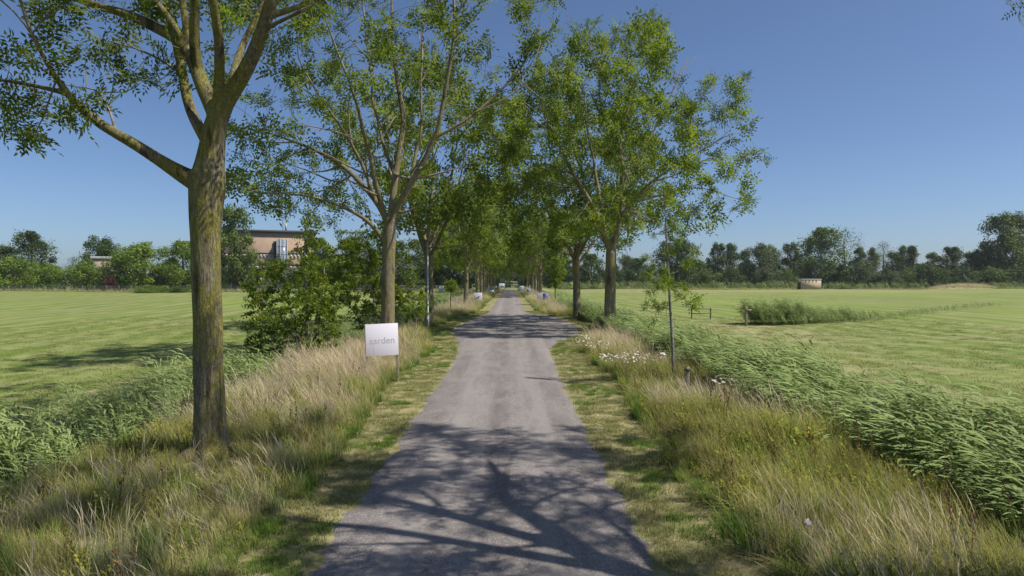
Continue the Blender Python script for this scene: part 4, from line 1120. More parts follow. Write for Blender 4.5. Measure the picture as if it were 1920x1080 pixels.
def mk_reed(n, rad, h0, h1):
    def f(B, R_):
        V, Q, T, tt, rr_ = B
        for _ in range(n):
            a0, q = R_.uniform(0, 6.28), rad * math.sqrt(R_.random()); x, y = q * math.cos(a0), q * math.sin(a0)
            h = R_.uniform(h0, h1); A_ = az(R_, 0.35); lean = R_.uniform(0.25, 0.5); rn = R_.random()
            for fc in (0, 1.57):
                blade(B, x, y, h, 0.012, A_, lean, 4, 1.6, fc, (lambda s: 1 - 0.7 * s), rn, t1=0.7)
            for k in range(9):
                s = 0.25 + 0.75 * k / 8
                hor = h * lean * s ** 1.6; z = h * s * (1 - 0.28 * lean * s)
                bx, by = x + math.cos(A_) * hor, y + math.sin(A_) * hor
                L = R_.uniform(0.34, 0.58) * (1 - 0.25 * s); aa = A_ + R_.gauss(0, 0.55)
                w = R_.uniform(0.032, 0.054); i0 = len(V); sg = 4; rise = R_.uniform(0.25, 0.75); fl = R_.uniform(-0.5, 0.5)
                for m_ in range(sg + 1):
                    u = m_ / sg
                    px, py = bx + math.cos(aa) * L * u, by + math.sin(aa) * L * u; pz = z + L * (rise * u - 0.75 * u * u * rise)
                    ww = w * 0.5 * math.sin(math.pi * (0.12 + 0.86 * u)) ; sx, sy = -math.sin(aa), math.cos(aa)
                    V += [(px - sx * ww, py - sy * ww, pz - fl * ww), (px + sx * ww, py + sy * ww, pz + fl * ww)]
                    tt += [0.45 + 0.4 * s] * 2; rr_ += [min(1, max(0, rn * 0.6 + R_.random() * 0.5))] * 2
                for m_ in range(sg):
                    a = i0 + 2 * m_; Q.append((a, a + 1, a + 3, a + 2))
    return f

def mk_herb(n, h0, h1, rad):
    """Broad-leaved weeds: stems with ovate leaves."""
    def f(B, R_):
        for _ in range(n):
            a, q = R_.uniform(0, 6.28), rad * math.sqrt(R_.random()); x, y = q * math.cos(a), q * math.sin(a); h = R_.uniform(h0, h1); ln = R_.uniform(0.05, 0.4); A_ = az(R_, 1.0); rn = R_.random()
            blade(B, x, y, h, 0.007, A_, ln, 3, 1.7, None, (lambda s: 1 - 0.6 * s), rn, t1=0.5)
            for k in range(9):
                s_ = 0.2 + 0.8 * k / 8; hor = h * ln * s_ ** 1.7
                blade(B, x + math.cos(A_) * hor, y + math.sin(A_) * hor, R_.uniform(0.05, 0.1) * (1.2 - 0.6 * s_), R_.uniform(0.025, 0.045), R_.uniform(0, 6.28), R_.uniform(0.9, 1.6), 3, 1.1, None, (lambda u: math.sin(math.pi * (0.08 + 0.88 * u))), min(1, rn * 0.5 + R_.random() * 0.5), z0=h * s_ * (1 - 0.28 * ln * s_), t0=0.4 + 0.4 * s_, t1=0.9)
    return f
def mk_dock(n, h0, h1, rad):
    """Dead flowering stalks with clustered brown seed."""
    def f(B, R_):
        for _ in range(n):
            a, q = R_.uniform(0, 6.28), rad * math.sqrt(R_.random()); x, y = q * math.cos(a), q * math.sin(a); h = R_.uniform(h0, h1); ln = R_.uniform(0.0, 0.25); A_ = az(R_, 1.2); rn = R_.random()
            for fc in (0, 1.57): blade(B, x, y, h, 0.009, A_, ln, 4, 1.5, fc, (lambda s: 1 - 0.5 * s), rn)
            for k in range(26):
                s_ = R_.uniform(0.5, 1.0); hor = h * ln * s_ ** 1.5; sp = 0.06 * (1.1 - s_)
                blade(B, x + math.cos(A_) * hor + R_.gauss(0, sp), y + math.sin(A_) * hor + R_.gauss(0, sp), R_.uniform(0.02, 0.05), 0.02, R_.uniform(0, 6.28), 0.4, 2, 1.2, None, (lambda u: 1 - abs(u - 0.5)), min(1, rn * 0.6 + R_.random() * 0.4), z0=h * s_ * (1 - 0.28 * ln * s_), t0=0.7)
    return f
MAT['dock'] = grass_mat("dock_seed", (0.16, 0.12, 0.05), (0.2, 0.1, 0.05), (0.3, 0.2, 0.1), 0.2, 0.6)
MAT['straw'] = grass_mat("straw", (0.3, 0.26, 0.12), (0.5, 0.4, 0.22), (0.36, 0.32, 0.13), 0.0, 0.8, patch=0.7)
LIB_TALL = library("tuft", [(mk_dry(15, 0.5, 1.0, 0.22), MAT['dry_grass']), (mk_dry(11, 0.6, 1.1, 0.26), MAT['dry_grass']), (mk_dry(20, 0.4, 0.85, 0.22), MAT['dry_grass']),
    (mk_green(46, 0.3, 0.75, 0.2), MAT['green_grass']), (mk_green(50, 0.2, 0.62, 0.22), MAT['green_grass']), (mk_green(60, 0.15, 0.42, 0.17, 0.013), MAT['fresh_grass']), (mk_herb(7, 0.3, 0.65, 0.16), MAT['weed']),
    (mk_green(44, 0.18, 0.5, 0.22, 0.009, 0.9, (0.8, 2.2)), MAT['straw']), (mk_dock(2, 0.7, 1.05, 0.12), MAT['dock']), (mk_green(30, 0.35, 0.8, 0.2, 0.02, 1.0, (0.2, 0.9)), MAT['fresh_grass'])])
LIB_SHORT = library("sward", [(mk_green(90, 0.03, 0.075, 0.17, 0.006, 2.0, (0.2, 1.3)), MAT['mown_grass']), (mk_green(90, 0.03, 0.09, 0.17, 0.006, 2.0, (0.2, 1.2)), MAT['mown_grass']), (mk_green(70, 0.05, 0.13, 0.14, 0.007, 1.6, (0.2, 1.1)), MAT['fresh_grass'])])
LIB_FIELD = library("stubble", [(mk_green(70, 0.03, 0.08, 0.3, 0.009, 2.0, (0.2, 1.3)), MAT['field_blade']), (mk_green(70, 0.03, 0.10, 0.3, 0.009, 2.0, (0.2, 1.2)), MAT['field_blade'])])
def mk_plume(n, rad):
    def f(B, R_):
        for _ in range(n):
            a, q = R_.uniform(0, 6.28), rad * math.sqrt(R_.random()); h = R_.uniform(1.5, 2.15); A_ = az(R_, 0.5); ln = R_.uniform(0.1, 0.4); x, y = q * math.cos(a), q * math.sin(a)
            for fc in (0, 1.57): blade(B, x, y, h, 0.011, A_, ln, 5, 1.6, fc, (lambda s: 0.6 if s < 0.85 else (3.2 if s < 0.97 else 0.4)), R_.random())
    return f
MAT['dead_reed'] = grass_mat("dead_reed", (0.36, 0.3, 0.18), (0.42, 0.34, 0.22), (0.3, 0.22, 0.16), 0.0, 0.9)
LIB_REED = library("reed", [(mk_plume(5, 0.22), MAT['dead_reed']), (mk_reed(5, 0.2, 1.45, 2.0), MAT['reed']), (mk_reed(6, 0.22, 1.3, 1.9), MAT['reed']), (mk_reed(5, 0.2, 1.5, 2.1), MAT['reed'])])

def scatter(name, pts, lib, label, cat):
    """Points carrying a turn, a size and a variant; geometry nodes put a tuft on each."""
    A_ = np.array(pts, float)
    me = make_mesh(name, A_[:, :3])
    at = me.attributes.new("turn", 'FLOAT_VECTOR', 'POINT'); at.data.foreach_set("vector", np.stack([A_[:, 6], A_[:, 7], A_[:, 3]], 1).astype(np.float32).ravel())
    at = me.attributes.new("size", 'FLOAT', 'POINT'); at.data.foreach_set("value", A_[:, 4].astype(np.float32))
    at = me.attributes.new("variant", 'INT', 'POINT'); at.data.foreach_set("value", A_[:, 5].astype(np.int32))
    o = link(name, me)
    ng = bpy.data.node_groups.new(name, 'GeometryNodeTree')
    ng.interface.new_socket("Geometry", in_out='INPUT', socket_type='NodeSocketGeometry')
    ng.interface.new_socket("Geometry", in_out='OUTPUT', socket_type='NodeSocketGeometry')
    N = ng.nodes.new; L_ = ng.links.new
    gi, go = N("NodeGroupInput"), N("NodeGroupOutput")
    ci = N("GeometryNodeCollectionInfo"); ci.inputs["Collection"].default_value = lib; ci.inputs["Separate Children"].default_value = True; ci.inputs["Reset Children"].default_value = True
    ip = N("GeometryNodeInstanceOnPoints"); ip.inputs["Pick Instance"].default_value = True
    def na(nm, ty):
        n_ = N("GeometryNodeInputNamedAttribute"); n_.data_type = ty; n_.inputs["Name"].default_value = nm; return n_.outputs[0]
    er = N("FunctionNodeEulerToRotation")
    L_(na("turn", 'FLOAT_VECTOR'), er.inputs[0]); L_(er.outputs[0], ip.inputs["Rotation"])
    L_(na("size", 'FLOAT'), ip.inputs["Scale"]); L_(na("variant", 'INT'), ip.inputs["Instance Index"])
    L_(gi.outputs[0], ip.inputs["Points"]); L_(ci.outputs[0], ip.inputs["Instance"]); L_(ip.outputs[0], go.inputs[0])
    md = o.modifiers.new("tufts", 'NODES'); md.node_group = ng
    return tag(o, label, cat, kind="stuff")

RG = random.Random(77)
def pt(x, y, s, v, sp=0.35, tilt=0.08):
    return (x, y, float(height(x, y)) - 0.01, RG.gauss(0, sp), s, v, RG.gauss(0, tilt), RG.gauss(0, tilt))

def tall_side(side):
    """Tall grass of one verge, from the mown strip to the ditch."""
    out = []
    zones = [(2.5, 16, 34), (16, 30, 26), (30, 62, 13), (62, 120, 6), (120, 205, 3.2)]
    for y0, y1, dens in zones:
        n = int((y1 - y0) * 4.6 * dens)
        for _ in range(n):
            y = RG.uniform(y0, y1)
            l, r_ = road_edges(y)
            if side < 0:
                inner = -l + np.interp(y, [5, 10, 16, 20, 26, 60], [0.55, 0.65, 0.95, 1.15, 1.0, 0.8]); outer = 6.9
            else:
                inner = r_ + np.interp(y, [5, 7, 10, 13, 20, 28, 60], [1.0, 0.95, 0.75, 0.95, 1.5, 1.1, 0.9]); outer = 6.2
            inner += 0.16 * vnoise(side * 3, y, 0.8, 4) + 0.1 * vnoise(side * 5, y, 2.5, 9)
            q = RG.uniform(2.4, outer)
            if q < inner: continue
            x = side * q
            if side < 0 and math.hypot(x + 4.93, y - 11.2) < 0.36: continue
            e = min(1.0, (q - inner) / 0.8)
            sc = (0.5 + 0.5 * e) * RG.uniform(0.8, 1.2)
            nz = vnoise(x, y, 0.33, 12) + 0.35 * vnoise(x, y, 1.2, 21)
            dry = -0.02 + nz * 0.75
            if side < 0: dry += 0.95 * math.exp(-((y - 21) / 6.5) ** 2) * (1 if q > 3 else 0.4) + (0.4 if y > 55 else 0.1) - 0.12 * max(0, (12 - y) / 5)
            else: dry += 0.2 * math.exp(-((y - 30) / 6) ** 2) + (0.35 if y > 58 else 0.05) + 0.14 * math.exp(-((y - 16) / 4) ** 2) - 0.16 * max(0, (11 - y) / 5)
            dry *= 0.4 + 0.6 * e
            if q > outer - 0.8: dry *= 0.6
            p = RG.random()
            if p < dry: v = RG.choice((0, 1, 2))
            elif e < 0.4: v = RG.choice((5, 5, 4)); sc = RG.uniform(0.55, 1.0)
            else: v = RG.choice((3, 4, 3, 4, 5, 6 if (nz < -0.05 and y < 15) else 4))
            w_ = RG.random()
            if w_ < 0.10: v = 7
            elif w_ < 0.15 and y < 40: v = 6
            elif w_ < 0.165 and y < 40: v = 8; sc = RG.uniform(0.7, 1.0)
            elif w_ < 0.20 and y < 24: v = 9
            sc *= 1 + 0.45 * vnoise(x, y, 0.55, 61) + 0.3 * vnoise(x, y, 1.6, 63)
            if side < 0 and y < 13.5: sc *= 0.74 if not (x > -6.2 and x < -3.4 and y < 11.6) else 0.58
            if y < 11: sc = min(sc, 0.95)
            if y > 62: sc *= 1.2
            if side > 0 and 15.5 < y < 19 and 3.8 < x < 5.3: sc *= 0.62
            if 36 < y < 54 and side > 0 and q < 5.1: continue
            out.append(pt(x, y, sc, v, 0.8, 0.12))
    return out
scatter("tall_grass", tall_side(-1), LIB_TALL, "tall dry and green grass on the left verge under the avenue trees", "grass")
scatter("tall_grass", tall_side(1), LIB_TALL, "tall yellow-green grass on the right verge in front of the reeds", "grass")

out = []
for y0, y1, dens in ((3, 14, 48), (14, 30, 32), (30, 64, 12)):
    for side in (-1, 1):
        for _ in range(int((y1 - y0) * 2.2 * dens)):
            y = RG.uniform(y0, y1); l, r_ = road_edges(y); e = l if side < 0 else r_
            x = e + side * RG.uniform(-0.02, 2.1) ** 1.0
            if RG.random() < 0.12: x = e + side * RG.gauss(0.0, 0.05)
            near_edge = abs(x - e)
            if near_edge < 0.25 and RG.random() < 0.35 + 0.5 * vnoise(x, y, 1.5, 3): continue
            v = 2 if vnoise(x, y, 0.7, 30) > 0.22 and RG.random() < 0.6 else RG.choice((0, 1))
            out.append(pt(x, y, RG.uniform(0.7, 1.2) * (1 if y < 30 else 1.5), v, 3.0))
scatter("mown_grass", out, LIB_SHORT, "short mown grass strips along both edges of the lane", "grass")

out = []
for _ in range(9000):
    y = 11 + 44 * RG.random() ** 1.6; side = RG.choice((-1, 1))
    x = (8.7 + 24 * RG.random() ** 1.5) if side > 0 else -(9.6 + 22 * RG.random() ** 1.5)
    if abs(x) > y * 0.86 + 1: continue
    out.append(pt(x, y, RG.uniform(0.7, 1.3), RG.choice((0, 1)), 3.0))
scatter("field_grass", out, LIB_FIELD, "cut grass stubble of the two fields nearest the ditches", "grass")

def reeds(poly, width, dens, smin, smax, edge_low=0.6, jitter=0.5, skip=None, taper=None):
    out = []
    A_ = np.array(poly, float); d = np.concatenate([[0], np.cumsum(np.linalg.norm(np.diff(A_, axis=0), axis=1))])
    for k in range(len(A_) - 1):
        L = d[k + 1] - d[k]
        dn = dens[k] if isinstance(dens, (list, tuple)) else dens
        t_ = (A_[k + 1] - A_[k]) / L; nn = np.array([-t_[1], t_[0]])
        for _ in range(int(L * width * dn)):
            u = RG.random(); o = RG.uniform(-0.5, 0.5)
            wv = width * (1 + 0.25 * vnoise(k * 7 + u * L, 0, 0.3, 2))
            p = A_[k] + t_ * L * u + nn * o * wv
            if vnoise(p[0], p[1], 0.8, 40) < -0.32 and abs(o) > 0.25: continue
            if skip and skip(p[0], p[1]): continue
            e = 1 - max(0, abs(o) * 2 - 0.45) / 0.55 * (1 - edge_low)
            out.append(pt(p[0], p[1], RG.uniform(smin, smax) * e * (1 + 0.22 * vnoise(p[0], p[1], 0.3, 50) + 0.17 * vnoise(p[0], p[1], 1.1, 55)) * (taper(k + u) if taper else 1), 0 if RG.random() < 0.04 else RG.choice((1, 2, 3)), jitter, 0.13))
    return out
scatter("reed_bed", reeds([(7.5, 4), (7.2, 16), (7.1, 30), (7.1, 60), (7.4, 118)], 3.3, [22, 19, 12, 8], 0.75, 1.12, 0.45), LIB_REED, "dense wind-bent reeds filling the ditch right of the lane", "reeds")
scatter("reed_bed", reeds([(-8.1, 6), (-8.0, 16), (-7.9, 30), (-7.9, 62), (-7.9, 120)], 2.7, [16, 14, 9, 6], 0.55, 0.9, 0.55), LIB_REED, "lower wind-bent reeds along the ditch at the left field edge", "reeds")
scatter("reed_bed", reeds([(16.3, 45.5), (20, 47.5), (27, 52), (40, 63), (56, 78)], 2.9, [13, 10, 6, 3], 0.75, 1.05, 0.4, taper=lambda u: 1.05 if u < 0.8 else max(0.26, 1.05 - 0.5 * (u - 0.8))), LIB_REED, "separate clump of reeds running across the right-hand field", "reeds")
scatter("reed_bed", reeds([(14, 205), (40, 214), (95, 220), (150, 222), (190, 222)], 5.0, 1.6, 0.9, 1.4, 0.7), LIB_REED, "far strip of reeds at the foot of the right tree belt", "reeds")

out = []
for _ in range(3600):                           # rough grass at the far edges of the fields
    if RG.random() < 0.6: x, y = RG.uniform(16, 185), RG.gauss(211, 2.2)
    else: x, y = RG.uniform(-135, -8), RG.gauss(165.5, 1.4)
    if 92 < x < 107 and y < 214: continue
    out.append(pt(x, y, RG.uniform(0.7, 1.3), RG.choice((0, 1, 3, 4, 4, 3)), 0.5))
for _ in range(900):                            # dry mound on the right
    a, q = RG.uniform(0, 6.28), math.sqrt(RG.random())
    x, y = 137 + 10 * q * math.cos(a), 206 + 2.5 * q * math.sin(a)
    p = list(pt(x, y, RG.uniform(0.8, 1.3), RG.choice((0, 1, 2, 4)), 0.5)); p[2] += 1.0 * (1 - q * q); out.append(tuple(p))
scatter("rough_grass", out, LIB_TALL, "rough uncut grass strip along the far field edges", "grass")
mound = Geo(); mv = []
for i in range(13):
    for j in range(25):
        q, a = i / 12, j / 24 * 2 * math.pi
        mv.append((11.5 * q * math.cos(a), 3.4 * q * math.sin(a), 1.15 * (1 - q * q) - 0.15))
mq = [(i * 25 + j, i * 25 + j + 1, (i + 1) * 25 + j + 1, (i + 1) * 25 + j) for i in range(12) for j in range(24)]
mo = link("mound", make_mesh("mound", mv, None, mq, [MAT['ground']], True, {"field": np.ones(len(mv)), "verge": np.zeros(len(mv)), "tan": np.ones(len(mv)) * 0.8}), loc=(137, 206, 0))
tag(mo, kind="structure")

# ox-eye daisies and white umbels in the right verge
def daisies(x, y, n, rad, label, h0=0.45, h1=0.7, fs=0.034):
    R_ = random.Random(int(x * 100 + y))
    z = float(height(x, y))
    root = empty("daisy_patch", (x, y, z), label, "flowers", "white flowers in the right verge")
    B = new(); g = Geo(); yel = Geo()
    for _ in range(n):
        a, q = R_.uniform(0, 6.28), rad * math.sqrt(R_.random()); px, py = q * math.cos(a), q * math.sin(a) * 0.8
        h = R_.uniform(h0, h1); A_ = az(R_, 0.6); ln = R_.uniform(0.05, 0.35)
        blade(B, px, py, h, 0.006, A_, ln, 3, 1.7, None, (lambda s: 1.0), R_.random())
        c = np.array([px + math.cos(A_) * h * ln, py + math.sin(A_) * h * ln, h * (1 - 0.28 * ln) + 0.005])
        up_ = norm(np.array([R_.gauss(0, 0.4), R_.gauss(-0.25, 0.4), 1.0])); u = norm(np.cross(up_, [0, 1.0, 0.1])); w = np.cross(up_, u)
        k = 9; s = fs * R_.uniform(0.75, 1.2)
        for j in range(k):
            b = j * 2 * math.pi / k; d = u * math.cos(b) + w * math.sin(b); e = -u * math.sin(b) + w * math.cos(b)
            g.add([c + d * s * 0.2, c + d * s * 0.7 + e * s * 0.24, c + d * s + up_ * s * 0.1, c + d * s * 0.7 - e * s * 0.24], [(0, 1, 2, 3)])
        yel.add([c + (u * math.cos(b) + w * math.sin(b)) * s * 0.3 + up_ * 0.004 for b in np.arange(6) * math.pi / 3] + [c + up_ * 0.012], (), [(j, (j + 1) % 6, 6) for j in range(6)])
    me = make_mesh("stem", B[0], B[2], B[1], [MAT['green_grass']], True, {"t": B[3], "rnd": B[4]})
    link("stem", me, root)["kind"] = "stuff"
    g.build("petal", MAT['petal'], root)["kind"] = "stuff"; yel.build("flower_centre", MAT['daisy_eye'], root)["kind"] = "stuff"
MAT['daisy_eye'] = plain("daisy_eye", (0.6, 0.38, 0.04), 0.7, 0.2)
daisies(3.55, 20.6, 95, 0.85, "largest drift of white daisies left of the sapling's foot", 0.5, 0.75, 0.031)
daisies(3.15, 24.6, 36, 0.5, "small daisy patch nearest the lane behind the largest drift", 0.5, 0.75, 0.031)
daisies(3.0, 27.2, 26, 0.45, "farthest daisy patch towards the forked ash", 0.5, 0.75, 0.033)
daisies(5.95, 17.6, 40, 0.55, "white flowers in front of the dark reed edge right of the stake", 0.55, 0.85, 0.031)
daisies(4.9, 20.6, 20, 0.3, "few white flowers between sapling stem and daisy drift", 0.6, 0.8, 0.04)
daisies(5.2, 15.9, 22, 0.4, "scattered white flowers just right of the wooden stake", 0.55, 0.75, 0.034)

# crumpled white litter in the front right grass
R_ = random.Random(4); lv, lq = [], []
for i in range(6):
    for j in range(6):
        lv.append(((i - 2.5) * 0.022 + R_.gauss(0, 0.005), (j - 2.5) * 0.022 + R_.gauss(0, 0.005), 0.02 * math.sin(i * 1.7 + j) + R_.gauss(0, 0.012) + 0.03 + 0.01 * i))
lq = [(i * 6 + j, i * 6 + j + 1, (i + 1) * 6 + j + 1, (i + 1) * 6 + j) for i in range(5) for j in range(5)]
lo_ = link("litter", make_mesh("litter", lv, None, lq, [MAT['concrete']], False), loc=(3.05, 7.0, 0.47))
lo_.rotation_euler = (0.5, 0.2, 0.6); lo_.scale = (0.62, 0.62, 0.62)
sol = lo_.modifiers.new("thick", 'SOLIDIFY'); sol.thickness = 0.002
tag(lo_, "crumpled scrap of white litter caught in the front right grass", "litter")

# ------------------------------------------------------------------ signs, lamps, fences, buildings
def text_mesh(body, size, mat, parent, loc, rot, outline=False):
    c = bpy.data.curves.new("lettering", 'FONT'); c.body = body; c.size = size; c.align_x = 'CENTER'; c.align_y = 'CENTER'
    c.extrude = 0.001
    if outline:
        c.fill_mode = 'NONE'; c.extrude = 0.0; c.bevel_depth = size * 0.018; c.bevel_resolution = 0
    tmp = bpy.data.objects.new("tmp", c); COL.objects.link(tmp)
    me = bpy.data.meshes.new_from_object(tmp.evaluated_get(bpy.context.evaluated_depsgraph_get()))
    bpy.data.objects.remove(tmp)
    me.materials.clear(); me.materials.append(mat)
    o = link("lettering", me, parent, loc); o.rotation_euler = rot
    return o

def sign(x, y, w, h, zb, label, rz=0.0, mat='sign_white', posts=(0.0, 0.0), group="sign boards along the verges", post_w=0.045):
    root = empty("sign_board", (x, y, 0), label, "sign", group, rz)
    Geo().box(-w / 2, w / 2, -0.012, 0.012, zb, zb + h).build("panel", MAT[mat], root, bevel=0.003)
    for s in (-1, 1):
        px = s * (w / 2 - post_w * 0.4) + posts[0]
        Geo().box(px - post_w / 2, px + post_w / 2, 0.014, 0.014 + post_w, -0.3, zb + h * 0.92).build("post", MAT['wood_post'], root, bevel=0.004)
    return root
def patch(root, name, mat, x0, x1, z0, z1, y=-0.016):
    return Geo().box(x0, x1, y, -0.013, z0, z1).build(name, MAT[mat], root)
def emblem(root, name, mat, pts, wd):
    """A flat brush-like stroke printed on the board."""
    P_ = np.array(pts, float); T_ = norm(np.gradient(P_, axis=0)); n_ = np.stack([-T_[:, 1], T_[:, 0]], 1)
    f = np.sin(np.linspace(0.25, math.pi - 0.2, len(P_)))[:, None]
    a, b = P_ + n_ * wd / 2 * f, P_ - n_ * wd / 2 * f
    V = [(p[0], -0.0145, p[1]) for p in a] + [(p[0], -0.0145, p[1]) for p in b]; n = len(P_)
    q = [(i, i + 1, n + i + 1, n + i) for i in range(n - 1)]
    return link(name, make_mesh(name, V, None, q, [MAT[mat]]), root)

DS = 20.3
pc = P(718, 637, DS); w = 61 / F * DS; hgt = 60 / F * DS
s = sign(pc[0], DS, w, hgt, pc[2] - hgt / 2, "large square white sign with faint grey lettering on wooden legs", rz=0.36, post_w=0.06)
s.rotation_euler.y = -0.025
text_mesh("aarden", w * 0.29, MAT['sign_grey'], s, (0.0, -0.0145, pc[2] - hgt * 0.03), (math.pi / 2, 0, 0))
def far_sign(x0, x1, y0, y1, D, label, mat='sign_white', rz=0.0):
    a, b = P(x0, y0, D), P(x1, y1, D)
    return sign((a[0] + b[0]) / 2, D, b[0] - a[0], a[2] - b[2], b[2], label, rz, mat), b[0] - a[0], a[2] - b[2], b[2]
s, w, h, z = far_sign(888, 904, 549, 565, 80, "white sign with a dark slanted emblem on the left verge")
emblem(s, "emblem", 'sign_dark', [(-0.25, z + h * 0.2), (-0.1, z + h * 0.42), (0.02, z + h * 0.38), (0.1, z + h * 0.55), (0.22, z + h * 0.6)], 0.16)
s, w, h, z = far_sign(1008, 1028, 550, 569, 82, "white and navy two-part sign on the right verge", rz=-0.1)
patch(s, "navy_half", 'sign_navy', -0.02, w / 2 - 0.005, z + 0.005, z + h - 0.005)
patch(s, "white_line", 'sign_white', 0.05, w / 2 - 0.1, z + h * 0.22, z + h * 0.27, -0.019)
s, w, h, z = far_sign(974, 982, 536, 545, 150, "pale blue sign on the right verge", 'sign_blue')
patch(s, "white_band", 'sign_white', -w / 2 + 0.04, w / 2 - 0.04, z + h * 0.7, z + h * 0.85)
s, w, h, z = far_sign(987, 996, 541, 549, 125, "small white sign with navy print beside the right trunks", rz=-0.2)
patch(s, "navy_print", 'sign_navy', -w / 2 + 0.1, w * 0.1, z + h * 0.25, z + h * 0.75)
s, w, h, z = far_sign(917, 926, 538, 548, 132, "teal and white sign right of the far street lamp", 'sign_teal', 0.1)
patch(s, "white_band", 'sign_white', -w / 2 + 0.05, w / 2 - 0.05, z + 0.05, z + h * 0.35)
s, w, h, z = far_sign(928, 934.5, 536, 543, 158, "reddish sign on the left verge between teal and white ones", 'sign_red', 0.1)
patch(s, "white_band", 'sign_white', -w / 2 + 0.05, w * 0.05, z + h * 0.4, z + h * 0.9)
s, w, h, z = far_sign(935.5, 946, 531.5, 540, 178, "farthest white sign with dark print at the lane's left", rz=0.1)
patch(s, "dark_print", 'sign_dark', -w * 0.2, w * 0.15, z + h * 0.15, z + h * 0.5)
patch(s, "blue_print", 'sign_blue', w * 0.18, w * 0.45, z + h * 0.1, z + h * 0.85)

def lamp(x, D, H, label):
    root = empty("street_lamp", (x, D, 0), label, "street lamp", "street lamps on the left")
    Geo().tube([(0, 0, -0.3), (0, 0, 1.1), (0, 0, 1.12), (0, 0, H)], [0.085, 0.085, 0.06, 0.04], 12).build("pole", MAT['steel'], root, True)
    Geo().tube([(0, 0, H - 0.03), (0.12, 0, H + 0.02), (0.35, 0, H + 0.03)], [0.03, 0.028, 0.025], 8).build("arm", MAT['steel'], root, True)
    hd = Geo().box(0.2, 0.78, -0.11, 0.11, H, H + 0.075).build("lamp_head", MAT['steel'], root, bevel=0.025)
    Geo().box(0.3, 0.72, -0.08, 0.08, H - 0.018, H - 0.002).build("diffuser", MAT['lamp_glass'], hd)
    Geo().box(-0.03, 0.03, -0.092, -0.07, 0.5, 0.8).build("service_door", MAT['steel'], root)
lamp(P(802, 0, 40)[0], 40, P(802, 380, 40)[2], "tall grey street lamp in front of the dark left trunk")
lamp(P(892, 0, 108)[0], 108, 7.6, "street lamp half hidden among the left trunks, middle of three")
lamp(P(914, 0, 172)[0], 172, P(914, 487, 172)[2], "farthest street lamp, thin and pale, on the left of the lane")

MAT['wood_dark'] = plain("dark_wood", (0.17, 0.14, 0.11), 0.9, 0.1, var=0.4, scale=14)
# stake by the sapling
st = empty("wooden_stake", (4.57, 17.5, 0), "short weathered wooden stake in the grass beside the sapling", "stake")
Geo().box(-0.04, 0.04, -0.04, 0.04, -0.3, 0.74).build("post", MAT['wood_post'], st, bevel=0.008)
Geo().box(-0.10, 0.05, -0.055, -0.042, 0.66, 0.71).build("strap", MAT['sign_dark'], st)

# low field rail and post on the right
g_ = P(1315, 590, 52)
fr = empty("field_rail", (g_[0], 52, float(height(g_[0], 52))), "low weathered rail barrier at the field edge behind the reeds", "barrier")
for px in (-0.72, 0.72):
    Geo().box(px - 0.04, px + 0.04, -0.05, 0.05, -0.2, 0.85).build("post", MAT['wood_dark'], fr, bevel=0.01)
for pz in (0.74, 0.4):
    Geo().box(-0.8, 0.8, -0.085, -0.052, pz, pz + 0.06).build("rail", MAT['wood_dark'], fr)
g_ = P(1400, 600, 44.2)
fp = empty("marker_post", (g_[0], 44.2, float(height(g_[0], 44.2))), "old wooden post with a crosspiece at the left end of the field reeds", "post")
Geo().box(-0.07, 0.07, -0.07, 0.07, -0.2, 1.25).build("post", MAT['wood_post'], fp, bevel=0.015)
Geo().box(-0.02, 0.3, -0.1, -0.072, 0.98, 1.1).build("crosspiece", MAT['wood_post'], fp)

# wire fence at the end of the left field
fx0, fx1, fy, fh = -135.0, -9.0, 168.0, 1.45
fe = empty("wire_fence", ((fx0 + fx1) / 2, fy, 0), "long grey wire fence along the far edge of the left field", "fence")
n = 42
pm = None
for i in range(n + 1):
    x = (fx0 - fx1) / 2 + (fx1 - fx0) * i / n
    if pm is None:
        o = Geo().box(-0.04, 0.04, -0.04, 0.04, -0.2, fh + 0.08).build("post", MAT['steel'], fe); pm = o.data
    else: o = link("post", pm, fe)
    o.location = (x, 0, 0)
for z in (0.12, 0.75, fh):
    Geo().box((fx0 - fx1) / 2, (fx1 - fx0) / 2, -0.055, -0.042, z, z + 0.035).build("wire", MAT['wire'], fe)
mg = Geo()
for i in range(1050):
    x = (fx0 - fx1) / 2 + 0.06 + 0.12 * i
    mg.add([(x, -0.05, 0.1), (x + 0.022, -0.05, 0.1), (x + 0.022, -0.05, fh), (x, -0.05, fh)], [(0, 1, 2, 3)])
mm = mg.build("wire_mesh", MAT['wire'], fe); mm["kind"] = "stuff"

# brick building on the left behind the trees
BD = 215.0
def bx(x): return (x - VX) / F * BD
def bz(y): return CAM_H - (y - VY) / F * BD
bl = empty("brick_building", (bx(500), BD, 0), "large tan brick building with flat roof, window rows and glazed stair tower", "building", rz=0.32)
ox = bx(500)
def bb(name, mat, x0, x1, y0, y1, z0, z1, parent=bl, **k): return Geo().box(bx(x0) - ox, bx(x1) - ox, y0, y1, z0, z1).build(name, MAT[mat], parent, **k)
bb("wall", 'brick', 396, 590, 0, 14, 0, bz(436))
rf = bb("roof", 'roof_dark', 393, 592, -0.6, 14.4, bz(436), bz(431.5))
bb("wing_wall", 'brick', 590.2, 668, 1.5, 13, 0, bz(478))
bb("wing_roof", 'roof_dark', 588.7, 670, 0.9, 13.4, bz(478), bz(475))
tw_ = bb("stair_tower", 'tower_glass', 519, 537, -2.2, -0.01, 0, bz(449))
for i in range(4):
    x = 519 + 18 * i / 3
    bb("mullion", 'steel', x - 0.5, x + 0.5, -2.32, -2.205, 0, bz(448.6), tw_)
for y in (462, 476, 490, 504, 518):
    bb("transom", 'steel', 519.7, 536.3, -2.27, -2.206, bz(y + 0.5), bz(y - 0.5), tw_)
